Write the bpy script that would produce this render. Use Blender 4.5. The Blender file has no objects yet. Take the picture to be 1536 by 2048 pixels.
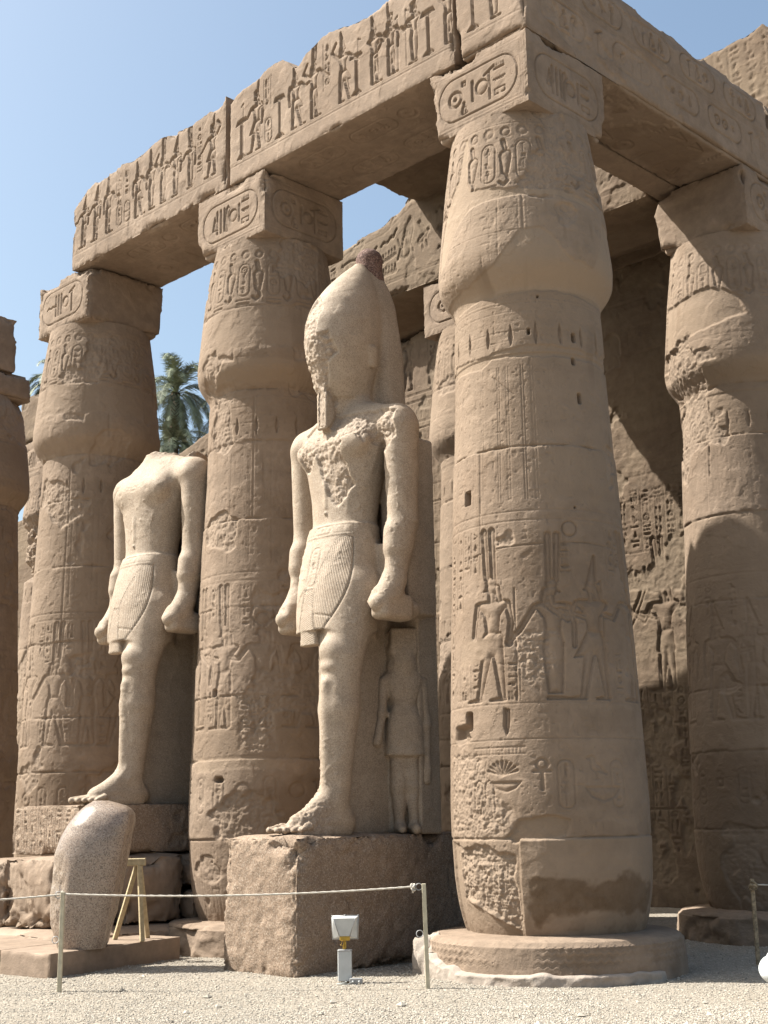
import bpy, math, random
import numpy as np
from mathutils import Vector, Matrix
D = bpy.data
SC = bpy.context.scene
COL = SC.collection
f32 = np.float32

# ------------------------------------------------------------------ camera
H = 1.65
FPX, PIT, ROL, YAW = 2663.0, math.radians(13.01), math.radians(1.10), math.radians(44.66)
fw = Vector((-math.sin(YAW)*math.cos(PIT), math.cos(YAW)*math.cos(PIT), math.sin(PIT)))
rt = Vector((math.cos(YAW), math.sin(YAW), 0))
up = rt.cross(fw)
cr, sr = math.cos(ROL), math.sin(ROL)
rx_, up_ = rt*cr - up*sr, rt*sr + up*cr
cam_d = D.cameras.new('camera'); cam = D.objects.new('camera', cam_d); COL.objects.link(cam)
M = Matrix((rx_, up_, -fw)).transposed().to_4x4(); M.translation = (0, 0, H)
cam.matrix_world = M
cam_d.sensor_fit = 'VERTICAL'; cam_d.sensor_height = 24; cam_d.lens = 24*FPX/2048
cam_d.clip_end = 3000; cam_d.clip_start = .1
SC.camera = cam
# ------------------------------------------------------------------ light
AZ = math.radians(37)      # the shadows run along (cos AZ, sin AZ)
EL = math.radians(51)
sun_to = Vector((-math.cos(AZ)*math.cos(EL), -math.sin(AZ)*math.cos(EL), math.sin(EL)))
sl = D.lights.new('sun', 'SUN'); so = D.objects.new('sun', sl); COL.objects.link(so)
sl.energy = 5.0; sl.angle = math.radians(.5); sl.color = (1, .985, .925)
so.rotation_euler = sun_to.to_track_quat('Z', 'Y').to_euler(); so.location = (-20, -15, 40)
W = D.worlds.new('World'); SC.world = W; W.use_nodes = True
wn = W.node_tree.nodes; bg = wn['Background']
sky = wn.new('ShaderNodeTexSky'); sky.sky_type = 'NISHITA'; sky.sun_disc = False
sky.sun_elevation = EL; sky.sun_rotation = math.atan2(sun_to.x, sun_to.y)
sky.air_density = 1.0; sky.dust_density = 4.0; sky.ozone_density = 1.0; sky.altitude = 80
tint = wn.new('ShaderNodeMix'); tint.data_type = 'RGBA'; tint.blend_type = 'MULTIPLY'; tint.inputs[0].default_value = 1; tint.inputs[7].default_value = (1.0, 1.05, .98, 1)
W.node_tree.links.new(sky.outputs[0], tint.inputs[6]); W.node_tree.links.new(tint.outputs[2], bg.inputs[0]); bg.inputs[1].default_value = .092
SC.view_settings.view_transform = 'Standard'; SC.view_settings.look = 'None'
SC.view_settings.exposure = 1.25; SC.view_settings.gamma = 1
SC.cycles.max_bounces = 6; SC.cycles.diffuse_bounces = 2

# ------------------------------------------------------------------ noise
_T = np.random.RandomState(7).rand(64, 64, 64).astype(f32)
def vn(x, y, z):
    x, y, z = np.broadcast_arrays(x, y, z)
    xi = np.floor(x).astype(np.int32); yi = np.floor(y).astype(np.int32); zi = np.floor(z).astype(np.int32)
    fx = (x-xi).astype(f32); fy = (y-yi).astype(f32); fz = (z-zi).astype(f32)
    fx = fx*fx*(3-2*fx); fy = fy*fy*(3-2*fy); fz = fz*fz*(3-2*fz)
    x0 = xi & 63; y0 = yi & 63; z0 = zi & 63; x1 = (xi+1) & 63; y1 = (yi+1) & 63; z1 = (zi+1) & 63
    a = _T[x0, y0, z0]*(1-fx)+_T[x1, y0, z0]*fx; b = _T[x0, y1, z0]*(1-fx)+_T[x1, y1, z0]*fx
    c = _T[x0, y0, z1]*(1-fx)+_T[x1, y0, z1]*fx; d = _T[x0, y1, z1]*(1-fx)+_T[x1, y1, z1]*fx
    a = a*(1-fy)+b*fy; c = c*(1-fy)+d*fy
    return a*(1-fz)+c*fz
def fbm(P, s, o=3, seed=0.):
    x, y, z = P[0]*s+seed*3.17, P[1]*s+seed*1.93+5.3, P[2]*s+seed*.77+9.1
    r = 0; a = .5; t = 0
    for i in range(o):
        r = r+a*vn(x, y, z); t += a; a *= .5; x = x*2.03+1.7; y = y*2.03+.9; z = z*2.03+3.1
    return r/t
def crag(P, s, seed=0.):
    r = 0; x, y, z = P[0]*s+seed, P[1]*s+2.1*seed, P[2]*s+7.7
    for a in (.5, .3, .2):
        r = r+a*(1-np.abs(2*vn(x, y, z)-1))**1.5; x = x*2.17+3.1; y = y*2.17+1.3; z = z*2.17+.7
    return r
def ss(a, b, x):
    t = np.clip((x-a)/(b-a), 0, 1); return t*t*(3-2*t)

# ------------------------------------------------------------------ scene helpers
def tag(o, label=None, cat=None, group=None, kind=None):
    if label: o['label'] = label
    if cat: o['category'] = cat
    if group: o['group'] = group
    if kind or cat: o['kind'] = kind or 'thing'
    return o
def thing(name, loc, label, cat, group=None):
    o = D.objects.new(name, None); COL.objects.link(o); o.location = loc; o.empty_display_size = .3
    bpy.context.view_layer.update() if False else None
    return tag(o, label, cat, group)
def mk(name, V, F, mat, parent=None, mask=None, phase=None, smooth=True):
    """V (N,3) world coordinates, F (M,k) faces; the mesh is stored relative to its thing's base"""
    V = np.asarray(V, dtype=np.float64)
    off = np.zeros(3)
    root = parent
    while root is not None:
        off += np.array(root.location); root = root.parent
    if parent is None:
        off = np.array([V[:, 0].mean(), V[:, 1].mean(), V[:, 2].min()])
    V = (V-off).astype(f32)
    me = D.meshes.new(name); me.vertices.add(len(V)); me.vertices.foreach_set('co', V.ravel())
    if isinstance(F, list):
        sizes = np.array([len(f) for f in F], np.int32); idx = np.array([i for f in F for i in f], np.int32)
    else:
        F = np.asarray(F, np.int32); sizes = np.full(len(F), F.shape[1], np.int32); idx = F.ravel()
    me.loops.add(len(idx)); me.loops.foreach_set('vertex_index', idx)
    me.polygons.add(len(sizes)); st = np.concatenate([[0], np.cumsum(sizes)[:-1]]).astype(np.int32)
    me.polygons.foreach_set('loop_start', st)
    me.polygons.foreach_set('use_smooth', np.full(len(sizes), smooth))
    if mask is not None:
        a = me.attributes.new('m', 'FLOAT_COLOR', 'POINT')
        c = np.ones((len(V), 4), f32); c[:, :3] = mask; a.data.foreach_set('color', c.ravel())
    if phase is not None:
        a = me.attributes.new('ph', 'FLOAT', 'POINT'); a.data.foreach_set('value', np.asarray(phase, f32))
    me.update(calc_edges=True); me.materials.append(mat)
    o = D.objects.new(name, me); COL.objects.link(o)
    if parent is not None: o.parent = parent
    else: o.location = off
    return o
def gridF(nu, nv, wrap=False):
    i = np.arange(nu if wrap else nu-1)[:, None]; j = np.arange(nv-1)[None]
    i2 = (i+1) % nu
    return np.stack([(i*nv+j), (i2*nv+j), (i2*nv+j+1), (i*nv+j+1)], -1).reshape(-1, 4)

# ------------------------------------------------------------------ relief canvas
class Canvas:
    def __init__(s, u0, u1, v0, v1, res=.008):
        s.u0, s.v0, s.res = u0, v0, res
        s.nu = int((u1-u0)/res)+2; s.nv = int((v1-v0)/res)+2
        s.h = np.zeros((s.nu, s.nv), f32); s.m = np.zeros((s.nu, s.nv, 3), f32)
        s.blank = np.zeros((s.nu, s.nv), f32)
    def win(s, x0, x1, y0, y1):
        a = max(0, int((x0-s.u0)/s.res)); b = min(s.nu, int((x1-s.u0)/s.res)+2)
        c = max(0, int((y0-s.v0)/s.res)); d = min(s.nv, int((y1-s.v0)/s.res)+2)
        if b <= a or d <= c: return None
        X = (s.u0+np.arange(a, b)*s.res)[:, None]; Y = (s.v0+np.arange(c, d)*s.res)[None]
        return (slice(a, b), slice(c, d)), X, Y
    def draw(s, prims, depth=.02, mode='sunk', bw=.03, edge=.007, T=(0, 0, 1, 1, 0)):
        P = xf(prims, T); x0, x1, y0, y1 = bbox(P); w = s.win(x0-.01, x1+.01, y0-.01, y1+.01)
        if w is None: return
        sl_, X, Y = w; d = sdf2(P, X, Y)
        k = np.clip(-d/edge, 0, 1)
        if mode == 'sunk': v = depth*k*np.exp(np.minimum(d+edge, 0)/bw)
        elif mode == 'raise':
            s.h[sl_] = s.h[sl_]*(1-k)-0; s.h[sl_] -= depth*k; return
        else: v = depth*k
        s.h[sl_] = np.maximum(s.h[sl_], v)
    def poly(s, pts, ch, val=1., soft=.012, rough=.05, dh=0., clear=True, seed=1.):
        """a region with an irregular outline: mask channel ch, height change dh"""
        P = [('p', pts)]; x0, x1, y0, y1 = bbox(P); w = s.win(x0-.1, x1+.1, y0-.1, y1+.1)
        if w is None: return
        sl_, X, Y = w; d = sdf2(P, X, Y)
        Xb, Yb = np.broadcast_arrays(X, Y)
        d = d+rough*2*(fbm((Xb, Yb, seed+0*Xb), 7, 4, seed)-.5)
        k = ss(soft, -soft, d).astype(f32)
        if clear: s.h[sl_] *= (1-k); s.blank[sl_] = np.maximum(s.blank[sl_], k)
        if ch is not None: s.m[sl_+(ch,)] = np.maximum(s.m[sl_+(ch,)], k*val)
        s.h[sl_] += dh*k
    def sample(s, u, v):
        x = np.clip((u-s.u0)/s.res, 0, s.nu-1.001); y = np.clip((v-s.v0)/s.res, 0, s.nv-1.001)
        ins = (u >= s.u0) & (u <= s.u0+(s.nu-1)*s.res) & (v >= s.v0) & (v <= s.v0+(s.nv-1)*s.res)
        i = x.astype(int); j = y.astype(int); fx = (x-i).astype(f32); fy = (y-j).astype(f32)
        def bl(A): return (A[i, j]*(1-fx)+A[i+1, j]*fx)*(1-fy)+(A[i, j+1]*(1-fx)+A[i+1, j+1]*fx)*fy
        return bl(s.h)*ins, [bl(s.m[..., k])*ins for k in range(3)], bl(s.blank)*ins
def xf(prims, T):
    ox, oy, sc, mir, an = T; ca, sa = math.cos(an), math.sin(an)
    sy = sc[1] if isinstance(sc, tuple) else sc; sx = sc[0] if isinstance(sc, tuple) else sc
    sm = min(sx, sy)
    def q(x, y):
        x = x*sx*mir; y = y*sy; return (ox+x*ca-y*sa, oy+x*sa+y*ca)
    R = []
    for p in prims:
        t = p[0]
        if t == 'c': R.append(('c', *q(p[1], p[2]), p[3]*sm))
        elif t == 'r': R.append(('r', *q(p[1], p[2]), p[3]*sm, p[4]*sm))
        elif t == 'k': R.append(('k', *q(p[1], p[2]), *q(p[3], p[4]), p[5]*sm, p[6]*sm))
        elif t == 'l': R.append(('l', [q(*a) for a in p[1]], p[2]*sm))
        elif t == 'p': R.append(('p', [q(*a) for a in p[1]]))
        elif t == 'b': R.append(('b', *q(p[1], p[2]), p[3]*sx, p[4]*sy, p[5]*sm, p[6]*sm))
    return R
def bbox(P):
    X = []; Y = []
    for p in P:
        t = p[0]
        if t in 'c': X += [p[1]-p[3], p[1]+p[3]]; Y += [p[2]-p[3], p[2]+p[3]]
        elif t == 'r': r = p[3]+p[4]; X += [p[1]-r, p[1]+r]; Y += [p[2]-r, p[2]+r]
        elif t == 'k': r = max(p[5], p[6]); X += [p[1]-r, p[1]+r, p[3]-r, p[3]+r]; Y += [p[2]-r, p[2]+r, p[4]-r, p[4]+r]
        elif t == 'l':
            for a in p[1]: X += [a[0]-p[2], a[0]+p[2]]; Y += [a[1]-p[2], a[1]+p[2]]
        elif t == 'p':
            for a in p[1]: X.append(a[0]); Y.append(a[1])
        elif t == 'b': X += [p[1]-p[3]-p[6], p[1]+p[3]+p[6]]; Y += [p[2]-p[4]-p[6], p[2]+p[4]+p[6]]
    return min(X), max(X), min(Y), max(Y)
def _seg(X, Y, x0, y0, x1, y1, r0, r1):
    dx, dy = x1-x0, y1-y0; L = dx*dx+dy*dy+1e-12
    t = np.clip(((X-x0)*dx+(Y-y0)*dy)/L, 0, 1)
    return np.hypot(X-x0-t*dx, Y-y0-t*dy)-(r0+(r1-r0)*t)
def sdf2(P, X, Y):
    d = np.full(np.broadcast(X, Y).shape, 9., f32)
    for p in P:
        t = p[0]
        if t == 'c': e = np.hypot(X-p[1], Y-p[2])-p[3]
        elif t == 'r': e = np.abs(np.hypot(X-p[1], Y-p[2])-p[3])-p[4]
        elif t == 'k': e = _seg(X, Y, *p[1:])
        elif t == 'l':
            e = 9.
            for a, b in zip(p[1][:-1], p[1][1:]): e = np.minimum(e, _seg(X, Y, *a, *b, p[2], p[2]))
        elif t == 'b':
            ax = np.abs(X-p[1])-p[3]+p[5]; ay = np.abs(Y-p[2])-p[4]+p[5]
            e = np.hypot(np.maximum(ax, 0), np.maximum(ay, 0))+np.minimum(np.maximum(ax, ay), 0)-p[5]
            if p[6] > 0: e = np.abs(e)-p[6]
        elif t == 'p':
            pts = p[1]; e = np.full(d.shape, 9., f32); ins = np.zeros(d.shape, bool)
            for a, b in zip(pts, pts[1:]+pts[:1]):
                e = np.minimum(e, _seg(X, Y, *a, *b, 0, 0))
                if a[1] != b[1]:
                    c = ((a[1] > Y) != (b[1] > Y)) & (X < (b[0]-a[0])*(Y-a[1])/(b[1]-a[1])+a[0])
                    ins ^= c
            e = np.where(ins, -e, e)
        d = np.minimum(d, e)
    return d

# glyphs in a unit box centred on 0; 't' tall, 'w' wide, 's' square
GL = {
 'reed': ('t', [('p', [(-.05, -.5), (.05, -.5), (.07, .1), (.2, .3), (.1, .5), (-.05, .4), (-.1, .1)])]),
 'water': ('w', [('l', [(-.5, 0), (-.42, .1), (-.33, -.1), (-.25, .1), (-.16, -.1), (-.08, .1), (0, -.1), (.08, .1), (.16, -.1), (.25, .1), (.33, -.1), (.42, .1), (.5, 0)], .035)]),
 'sun': ('s', [('r', 0, 0, .34, .07), ('c', 0, 0, .1)]),
 'disc': ('s', [('c', 0, 0, .36)]),
 'ankh': ('t', [('r', 0, .27, .15, .05), ('l', [(0, .1), (0, -.5)], .055), ('l', [(-.24, .05), (.24, .05)], .05)]),
 'bird': ('s', [('p', [(-.35, .42), (-.15, .5), (-.02, .4), (.02, .2), (.25, 0), (.48, -.25), (.4, -.3), (.1, -.18), (.02, -.2), (.02, -.42), (.15, -.47), (-.12, -.5), (-.05, -.42), (-.06, -.2), (-.22, -.1), (-.27, .1), (-.25, .3), (-.45, .34)])]),
 'eye': ('w', [('p', [(-.5, 0), (-.25, .14), (0, .2), (.25, .14), (.5, 0), (.25, -.14), (0, -.2), (-.25, -.14)])]),
 'loaf': ('w', [('p', [(-.25, -.14), (.25, -.14), (.22, .05), (.1, .16), (-.1, .16), (-.22, .05)])]),
 'bowl': ('w', [('p', [(-.5, .14), (.5, .14), (.38, -.08), (.18, -.17), (-.18, -.17), (-.38, -.08)])]),
 'house': ('w', [('l', [(-.12, -.18), (-.42, -.18), (-.42, .18), (.42, .18), (.42, -.18), (.14, -.18)], .045)]),
 'was': ('t', [('l', [(-.05, -.5), (-.05, .4), (-.22, .32)], .04), ('l', [(-.05, .4), (.15, .48)], .045)]),
 'god': ('t', [('p', [(-.25, -.5), (.3, -.5), (.33, -.36), (.12, -.3), (.22, -.1), (.1, .12), (.05, .2), (-.12, .2), (-.22, .05), (-.27, -.25)]), ('c', -.02, .33, .13)]),
 'snake': ('w', [('l', [(-.5, -.05), (-.3, .08), (-.1, -.06), (.12, .06), (.3, -.04), (.42, .12), (.5, .14)], .05)]),
 'bars': ('t', [('l', [(-.2, -.42), (-.2, .42)], .05), ('l', [(0, -.42), (0, .42)], .05), ('l', [(.2, -.42), (.2, .42)], .05)]),
 'men': ('w', [('b', 0, -.08, .45, .08, .01, 0), ('l', [(-.36, .05), (-.36, .2)], .03), ('l', [(-.18, .05), (-.18, .2)], .03), ('l', [(0, .05), (0, .2)], .03), ('l', [(.18, .05), (.18, .2)], .03), ('l', [(.36, .05), (.36, .2)], .03)]),
 'feather': ('t', [('p', [(-.08, -.5), (.02, -.5), (.16, .1), (.2, .38), (.08, .5), (-.08, .42), (-.14, .1)])]),
 'arm': ('w', [('l', [(-.5, .02), (.35, -.04)], .05), ('l', [(-.5, .1), (-.42, -.1)], .04), ('l', [(.3, -.06), (.5, .06)], .05)]),
 'mouth': ('w', [('p', [(-.5, 0), (-.2, .11), (.2, .11), (.5, 0), (.2, -.11), (-.2, -.11)])]),
 'djed': ('t', [('k', 0, -.5, 0, .1, .1, .06), ('l', [(-.2, .1), (.2, .1)], .035), ('l', [(-.2, .24), (.2, .24)], .035), ('l', [(-.2, .38), (.2, .38)], .035), ('l', [(0, .1), (0, .48)], .06)]),
 'scarab': ('s', [('k', 0, -.15, 0, .12, .24, .17), ('c', 0, .32, .1), ('l', [(-.38, .3), (-.24, 0), (-.4, -.3)], .03), ('l', [(.38, .3), (.24, 0), (.4, -.3)], .03)]),
 'square': ('s', [('b', 0, 0, .2, .2, .01, 0)]),
 'stroke': ('t', [('l', [(0, -.3), (0, .3)], .06)]),
 'tri': ('s', [('p', [(-.22, -.4), (.22, -.4), (.03, .42), (-.03, .42)])]),
 'bee': ('s', [('k', -.2, -.1, .25, .1, .1, .06), ('p', [(0, .05), (-.3, .42), (-.12, .45), (.12, .12)]), ('l', [(.1, 0), (.18, -.3)], .03), ('l', [(-.05, -.05), (-.05, -.35)], .03)]),
}
TALL = [k for k in GL if GL[k][0] == 't']; WIDE = [k for k in GL if GL[k][0] == 'w']; SQ = [k for k in GL if GL[k][0] == 's']
def glyph(cv, name, x, y, s, depth, mir=1, bw=.05):
    cv.draw(GL[name][1], depth, 'sunk', bw*.5, .006, (x, y, s, mir, 0))
def glyph_col(cv, x, y1, y0, w, rng, depth, lines=True, mir=1):
    if lines:
        for xx in (x-w*.62, x+w*.62): cv.draw([('l', [(xx, y0), (xx, y1)], .006)], depth*.6, 'flat', edge=.005)
    y = y1-w*.08
    while y > y0+w*.5:
        r = rng.random()
        if r < .4:
            hh = w*.42; glyph(cv, rng.choice(WIDE), x, y-hh/2, w*.95, depth, mir)
        elif r < .62:
            hh = w*.95; glyph(cv, rng.choice(SQ), x, y-hh/2, w*.9, depth, mir)
        elif r < .87:
            hh = w*.95; glyph(cv, rng.choice(TALL), x-w*.24, y-hh/2, w*.85, depth, mir); glyph(cv, rng.choice(TALL), x+w*.24, y-hh/2, w*.85, depth, mir)
        else:
            hh = w*.5
            glyph(cv, rng.choice(SQ), x-w*.25, y-hh/2, w*.45, depth, mir); glyph(cv, rng.choice(SQ), x+w*.25, y-hh/2, w*.45, depth, mir)
        y -= hh+w*.07
def cartouche(cv, x, y, w, h, rng, depth, names=None, horiz=False, dbl=True):
    r = min(w, h)*.46
    cv.draw([('b', x, y, w/2, h/2, r, .011)], depth*.8, 'flat')
    if dbl: cv.draw([('b', x, y, w/2+.03, h/2+.03, r+.03, .005)], depth*.4, 'flat')
    if horiz:
        names = names or [rng.choice(TALL+SQ) for _ in range(int(w/h*1.6))]
        n = len(names)
        for i, g in enumerate(names):
            xx = x-w/2+h*.35+(w-h*.7)*(i+.5)/n
            if isinstance(g, tuple):
                for k, gg in enumerate(g): glyph(cv, gg, xx, y+h*.28-k*h*.56/(len(g)-1), h*.33, depth)
            else: glyph(cv, g, xx, y, h*(.72 if GL[g][0] == 't' else .5), depth)
    else:
        names = names or [rng.choice(WIDE+SQ+TALL) for _ in range(max(2, int(h/w*1.5)))]
        n = len(names)
        for i, g in enumerate(names):
            glyph(cv, g, x, y+h/2-w*.25-(h-w*.5)*(i+.5)/n, min(w*.75, (h-w*.5)/n*1.25), depth)
def figure(cv, x, y, h, mir=1, kind='king', crown='white', arms='down', staff=False, depth=.03, bw=.035):
    P = []
    if kind == 'king':
        P += [('k', -.04, .5, -.085, .04, .06, .03), ('k', .03, .5, .13, .04, .06, .03), ('k', -.1, .02, .02, .012, .022, .012), ('k', .12, .02, .25, .012, .022, .012),
              ('p', [(-.085, .57), (.07, .57), (.2, .34), (.02, .36), (-.1, .36)])]
    elif kind == 'god':
        P += [('k', -.02, .5, -.06, .04, .06, .035), ('k', .02, .5, .06, .04, .06, .03), ('k', -.06, .02, .06, .012, .022, .012), ('k', .05, .02, .17, .012, .022, .012), ('p', [(-.085, .57), (.07, .57), (.1, .36), (-.1, .36)])]
    else:
        P += [('p', [(-.06, .62), (.055, .62), (.09, .48), (.06, .05), (-.07, .05), (-.1, .46)]), ('k', -.06, .02, .12, .012, .022, .012)]
    P += [('p', [(-.065, .55), (.06, .55), (.08, .7), (.15, .79), (.13, .835), (-.13, .835), (-.15, .79), (-.08, .7)]),
          ('k', 0, .83, 0, .88, .035, .035), ('k', 0, .93, .01, .94, .055, .05), ('k', .045, .925, .07, .915, .016, .008), ('k', -.05, .93, -.07, .84, .035, .03)]
    if arms == 'down': P += [('l', [(-.145, .8), (-.17, .64), (-.15, .46)], .027), ('l', [(.145, .8), (.17, .64), (.19, .47)], .027)]
    if arms == 'offer': P += [('l', [(-.14, .8), (-.02, .66), (.28, .74)], .027), ('l', [(.145, .8), (.22, .66), (.36, .76)], .027), ('c', .38, .79, .035)]
    if arms == 'staff': P += [('l', [(-.145, .8), (-.17, .64), (-.15, .46)], .027), ('l', [(.145, .8), (.24, .68), (.34, .7)], .027)]
    if arms == 'hold': P += [('l', [(-.145, .8), (-.26, .62), (-.38, .5)], .025), ('l', [(.145, .8), (.18, .64), (.17, .46)], .027)]
    if arms == 'smite': P += [('l', [(-.14, .8), (-.26, .92), (-.16, 1.05)], .027), ('l', [(.145, .8), (.26, .68), (.36, .6)], .027)]
    if crown == 'white': P += [('k', -.01, .98, -.05, 1.2, .055, .018)]
    if crown == 'plumes': P += [('k', -.005, .99, .01, .99, .05, .05), ('k', -.02, 1.02, -.01, 1.42, .028, .034), ('k', .045, 1.02, .07, 1.42, .026, .034)]
    if crown == 'disc': P += [('c', 0, 1.08, .07), ('l', [(-.02, 1.0), (-.12, 1.1), (-.1, 1.2)], .014), ('l', [(.02, 1.0), (.12, 1.1), (.1, 1.2)], .014)]
    if crown == 'red': P += [('p', [(-.06, .98), (.06, .98), (.07, 1.06), (-.02, 1.08), (-.04, 1.28), (-.08, 1.28)])]
    cv.draw(P, depth, 'sunk', bw, .007, (x, y, h, mir, 0))
    if staff: cv.draw([('l', [(.36, 0), (.36, .98)], .008), ('l', [(.36, .98), (.42, .94)], .012)], depth*.7, 'flat', T=(x, y, h, mir, 0))
# ------------------------------------------------------------------ materials
def rgb(h): return (h[0], h[1], h[2], 1)
class NT:
    def __init__(s, name):
        s.m = D.materials.new(name); s.m.use_nodes = True; s.t = s.m.node_tree; s.b = s.t.nodes['Principled BSDF']
        s.b.inputs['Specular IOR Level'].default_value = .25
    def n(s, t, **k):
        x = s.t.nodes.new(t)
        for a, v in k.items():
            if a in x.inputs: x.inputs[a].default_value = v
            else: setattr(x, a, v)
        return x
    def l(s, a, b): s.t.links.new(a, b)
    def noise(s, vec, scale, det=4, rough=.55):
        x = s.n('ShaderNodeTexNoise'); x.inputs['Scale'].default_value = scale; x.inputs['Detail'].default_value = det; x.inputs['Roughness'].default_value = rough
        s.l(vec, x.inputs['Vector']); return x.outputs[0]
    def ramp(s, f, a, b):
        x = s.n('ShaderNodeMapRange'); x.interpolation_type = 'SMOOTHSTEP'; s.l(f, x.inputs[0]); x.inputs[1].default_value = a; x.inputs[2].default_value = b; return x.outputs[0]
    def mix(s, f, a, b, bt='MIX'):
        x = s.n('ShaderNodeMix', data_type='RGBA', blend_type=bt)
        for v, i in ((f, 0), (a, 6), (b, 7)):
            if hasattr(v, 'links'): s.l(v, x.inputs[i])
            else: x.inputs[i].default_value = v if i == 0 else rgb(v)
        return x.outputs[2]
    def math(s, op, a, b=None, c=None):
        x = s.n('ShaderNodeMath', operation=op)
        for v, i in ((a, 0), (b, 1), (c, 2)):
            if v is None: continue
            if hasattr(v, 'links'): s.l(v, x.inputs[i])
            else: x.inputs[i].default_value = v
        return x.outputs[0]
def stone(name, c1, c2, plaster=(.44, .30, .19), stain=(.105, .066, .038), broken=(.47, .38, .28), rough=.9, fine=.5, pits=.5, speck=0, speck_cols=None, band=.35, courses=0, pleat=0, dark=(.09, .068, .05), darkamt=.25, spec=.2):
    t = NT(name); g = t.n('ShaderNodeNewGeometry'); pos = g.outputs['Position']
    a = t.n('ShaderNodeAttribute', attribute_name='m'); sp = t.n('ShaderNodeSeparateColor'); t.l(a.outputs['Color'], sp.inputs[0])
    mp = t.n('ShaderNodeMapping'); mp.inputs['Scale'].default_value = (.35, .35, 3.2); t.l(pos, mp.inputs[0])
    big = t.noise(pos, .9, 5); med = t.noise(pos, 6, 5, .65); lay = t.noise(mp.outputs[0], 1.0, 4, .6)
    c = t.mix(t.ramp(big, .3, .7), c1, c2)
    lf = t.math('MULTIPLY', t.ramp(lay, .42, .68), band)
    c = t.mix(lf, c, tuple(x*.78 for x in c2))
    mm = t.n('ShaderNodeMapRange'); t.l(med, mm.inputs[0]); mm.inputs[1].default_value = .25; mm.inputs[2].default_value = .75; mm.inputs[3].default_value = .8; mm.inputs[4].default_value = 1.17
    vs = t.n('ShaderNodeVectorMath', operation='SCALE'); t.l(c, vs.inputs[0]); t.l(mm.outputs[0], vs.inputs[3]); c = vs.outputs[0]
    # dark weathering blotches
    dn = t.noise(pos, 2.3, 6, .7)
    c = t.mix(t.math('MULTIPLY', t.ramp(dn, .56, .75), darkamt), c, dark)
    c = t.mix(t.math('MULTIPLY', sp.outputs[0], .85), c, plaster)
    c = t.mix(t.math('MULTIPLY', sp.outputs[1], t.math('MULTIPLY_ADD', med, 1.0, .35)), c, stain)
    c = t.mix(t.math('MULTIPLY', sp.outputs[2], .6), c, broken)
    fn = t.noise(pos, 45, 4, .6)
    if speck:
        v = t.n('ShaderNodeTexVoronoi'); v.inputs['Scale'].default_value = speck; t.l(pos, v.inputs['Vector'])
        sc = t.n('ShaderNodeSeparateColor'); t.l(v.outputs['Color'], sc.inputs[0])
        A, B = speck_cols
        c = t.mix(t.math('MULTIPLY', t.ramp(sc.outputs[0], .62, .8), .75), c, A)
        c = t.mix(t.math('MULTIPLY', t.ramp(sc.outputs[1], .74, .9), .8), c, B)
    t.l(c, t.b.inputs['Base Color'])
    t.b.inputs['Roughness'].default_value = rough; t.b.inputs['Specular IOR Level'].default_value = spec
    vo = t.n('ShaderNodeTexVoronoi'); vo.inputs['Scale'].default_value = 16; t.l(pos, vo.inputs['Vector'])
    pit = t.math('MULTIPLY', t.ramp(vo.outputs['Distance'], .0, .22), pits)
    gate = t.ramp(t.noise(pos, 3, 2), .5, .6)
    hgt = t.math('MULTIPLY_ADD', fn, fine, t.math('MULTIPLY', pit, gate))
    hgt = t.math('ADD', hgt, t.math('MULTIPLY', med, fine*1.6))
    if pleat:
        ph = t.n('ShaderNodeAttribute', attribute_name='ph')
        w = t.math('SINE', t.math('MULTIPLY', ph.outputs['Fac'], 2*math.pi/pleat))
        on = t.math('GREATER_THAN', t.math('ABSOLUTE', ph.outputs['Fac']), .001)
        hgt = t.math('ADD', hgt, t.math('MULTIPLY', t.math('MULTIPLY', w, on), .15))
    bp = t.n('ShaderNodeBump'); bp.inputs['Strength'].default_value = .85; bp.inputs['Distance'].default_value = .012
    t.l(hgt, bp.inputs['Height']); t.l(bp.outputs[0], t.b.inputs['Normal'])
    return t.m
def simple(name, c, rough=.6, metal=0, bump=0, bs=60, var=.15, vs=8):
    t = NT(name); g = t.n('ShaderNodeNewGeometry'); n = t.noise(g.outputs['Position'], vs, 5)
    col = t.mix(t.ramp(n, .3, .7), tuple(x*(1-var) for x in c), tuple(min(1, x*(1+var)) for x in c))
    t.l(col, t.b.inputs['Base Color']); t.b.inputs['Roughness'].default_value = rough; t.b.inputs['Metallic'].default_value = metal
    if bump:
        bp = t.n('ShaderNodeBump'); bp.inputs['Strength'].default_value = bump; bp.inputs['Distance'].default_value = .01
        t.l(t.noise(g.outputs['Position'], bs, 4), bp.inputs['Height']); t.l(bp.outputs[0], t.b.inputs['Normal'])
    return t.m
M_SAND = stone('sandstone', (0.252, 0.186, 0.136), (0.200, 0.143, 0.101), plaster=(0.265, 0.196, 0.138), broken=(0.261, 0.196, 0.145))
M_SANDD = stone('sandstone_shade_darkened', (0.177, 0.129, 0.087), (0.139, 0.096, 0.065), plaster=(0.206, 0.146, 0.099), broken=(0.177, 0.132, 0.091), darkamt=.5)  # darker copy of the sandstone: shade of the rear aisle put into its colour
M_GRAN = stone('grey_granite', (0.339, 0.268, 0.200), (0.294, 0.226, 0.164), broken=(0.266, 0.193, 0.139), fine=.28, pits=.3, speck=95, speck_cols=((0.236, 0.171, 0.119), (0.373, 0.297, 0.230)), band=.3, pleat=.025, dark=(0.157, 0.105, 0.068), darkamt=.42, rough=.75, spec=.3)
M_PED = stone('rough_granite', (0.268, 0.195, 0.140), (0.224, 0.158, 0.111), broken=(0.277, 0.211, 0.159), fine=.9, pits=.4, speck=80, speck_cols=((0.152, 0.107, 0.077), (0.313, 0.249, 0.191)), band=.15, darkamt=.2)
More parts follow.
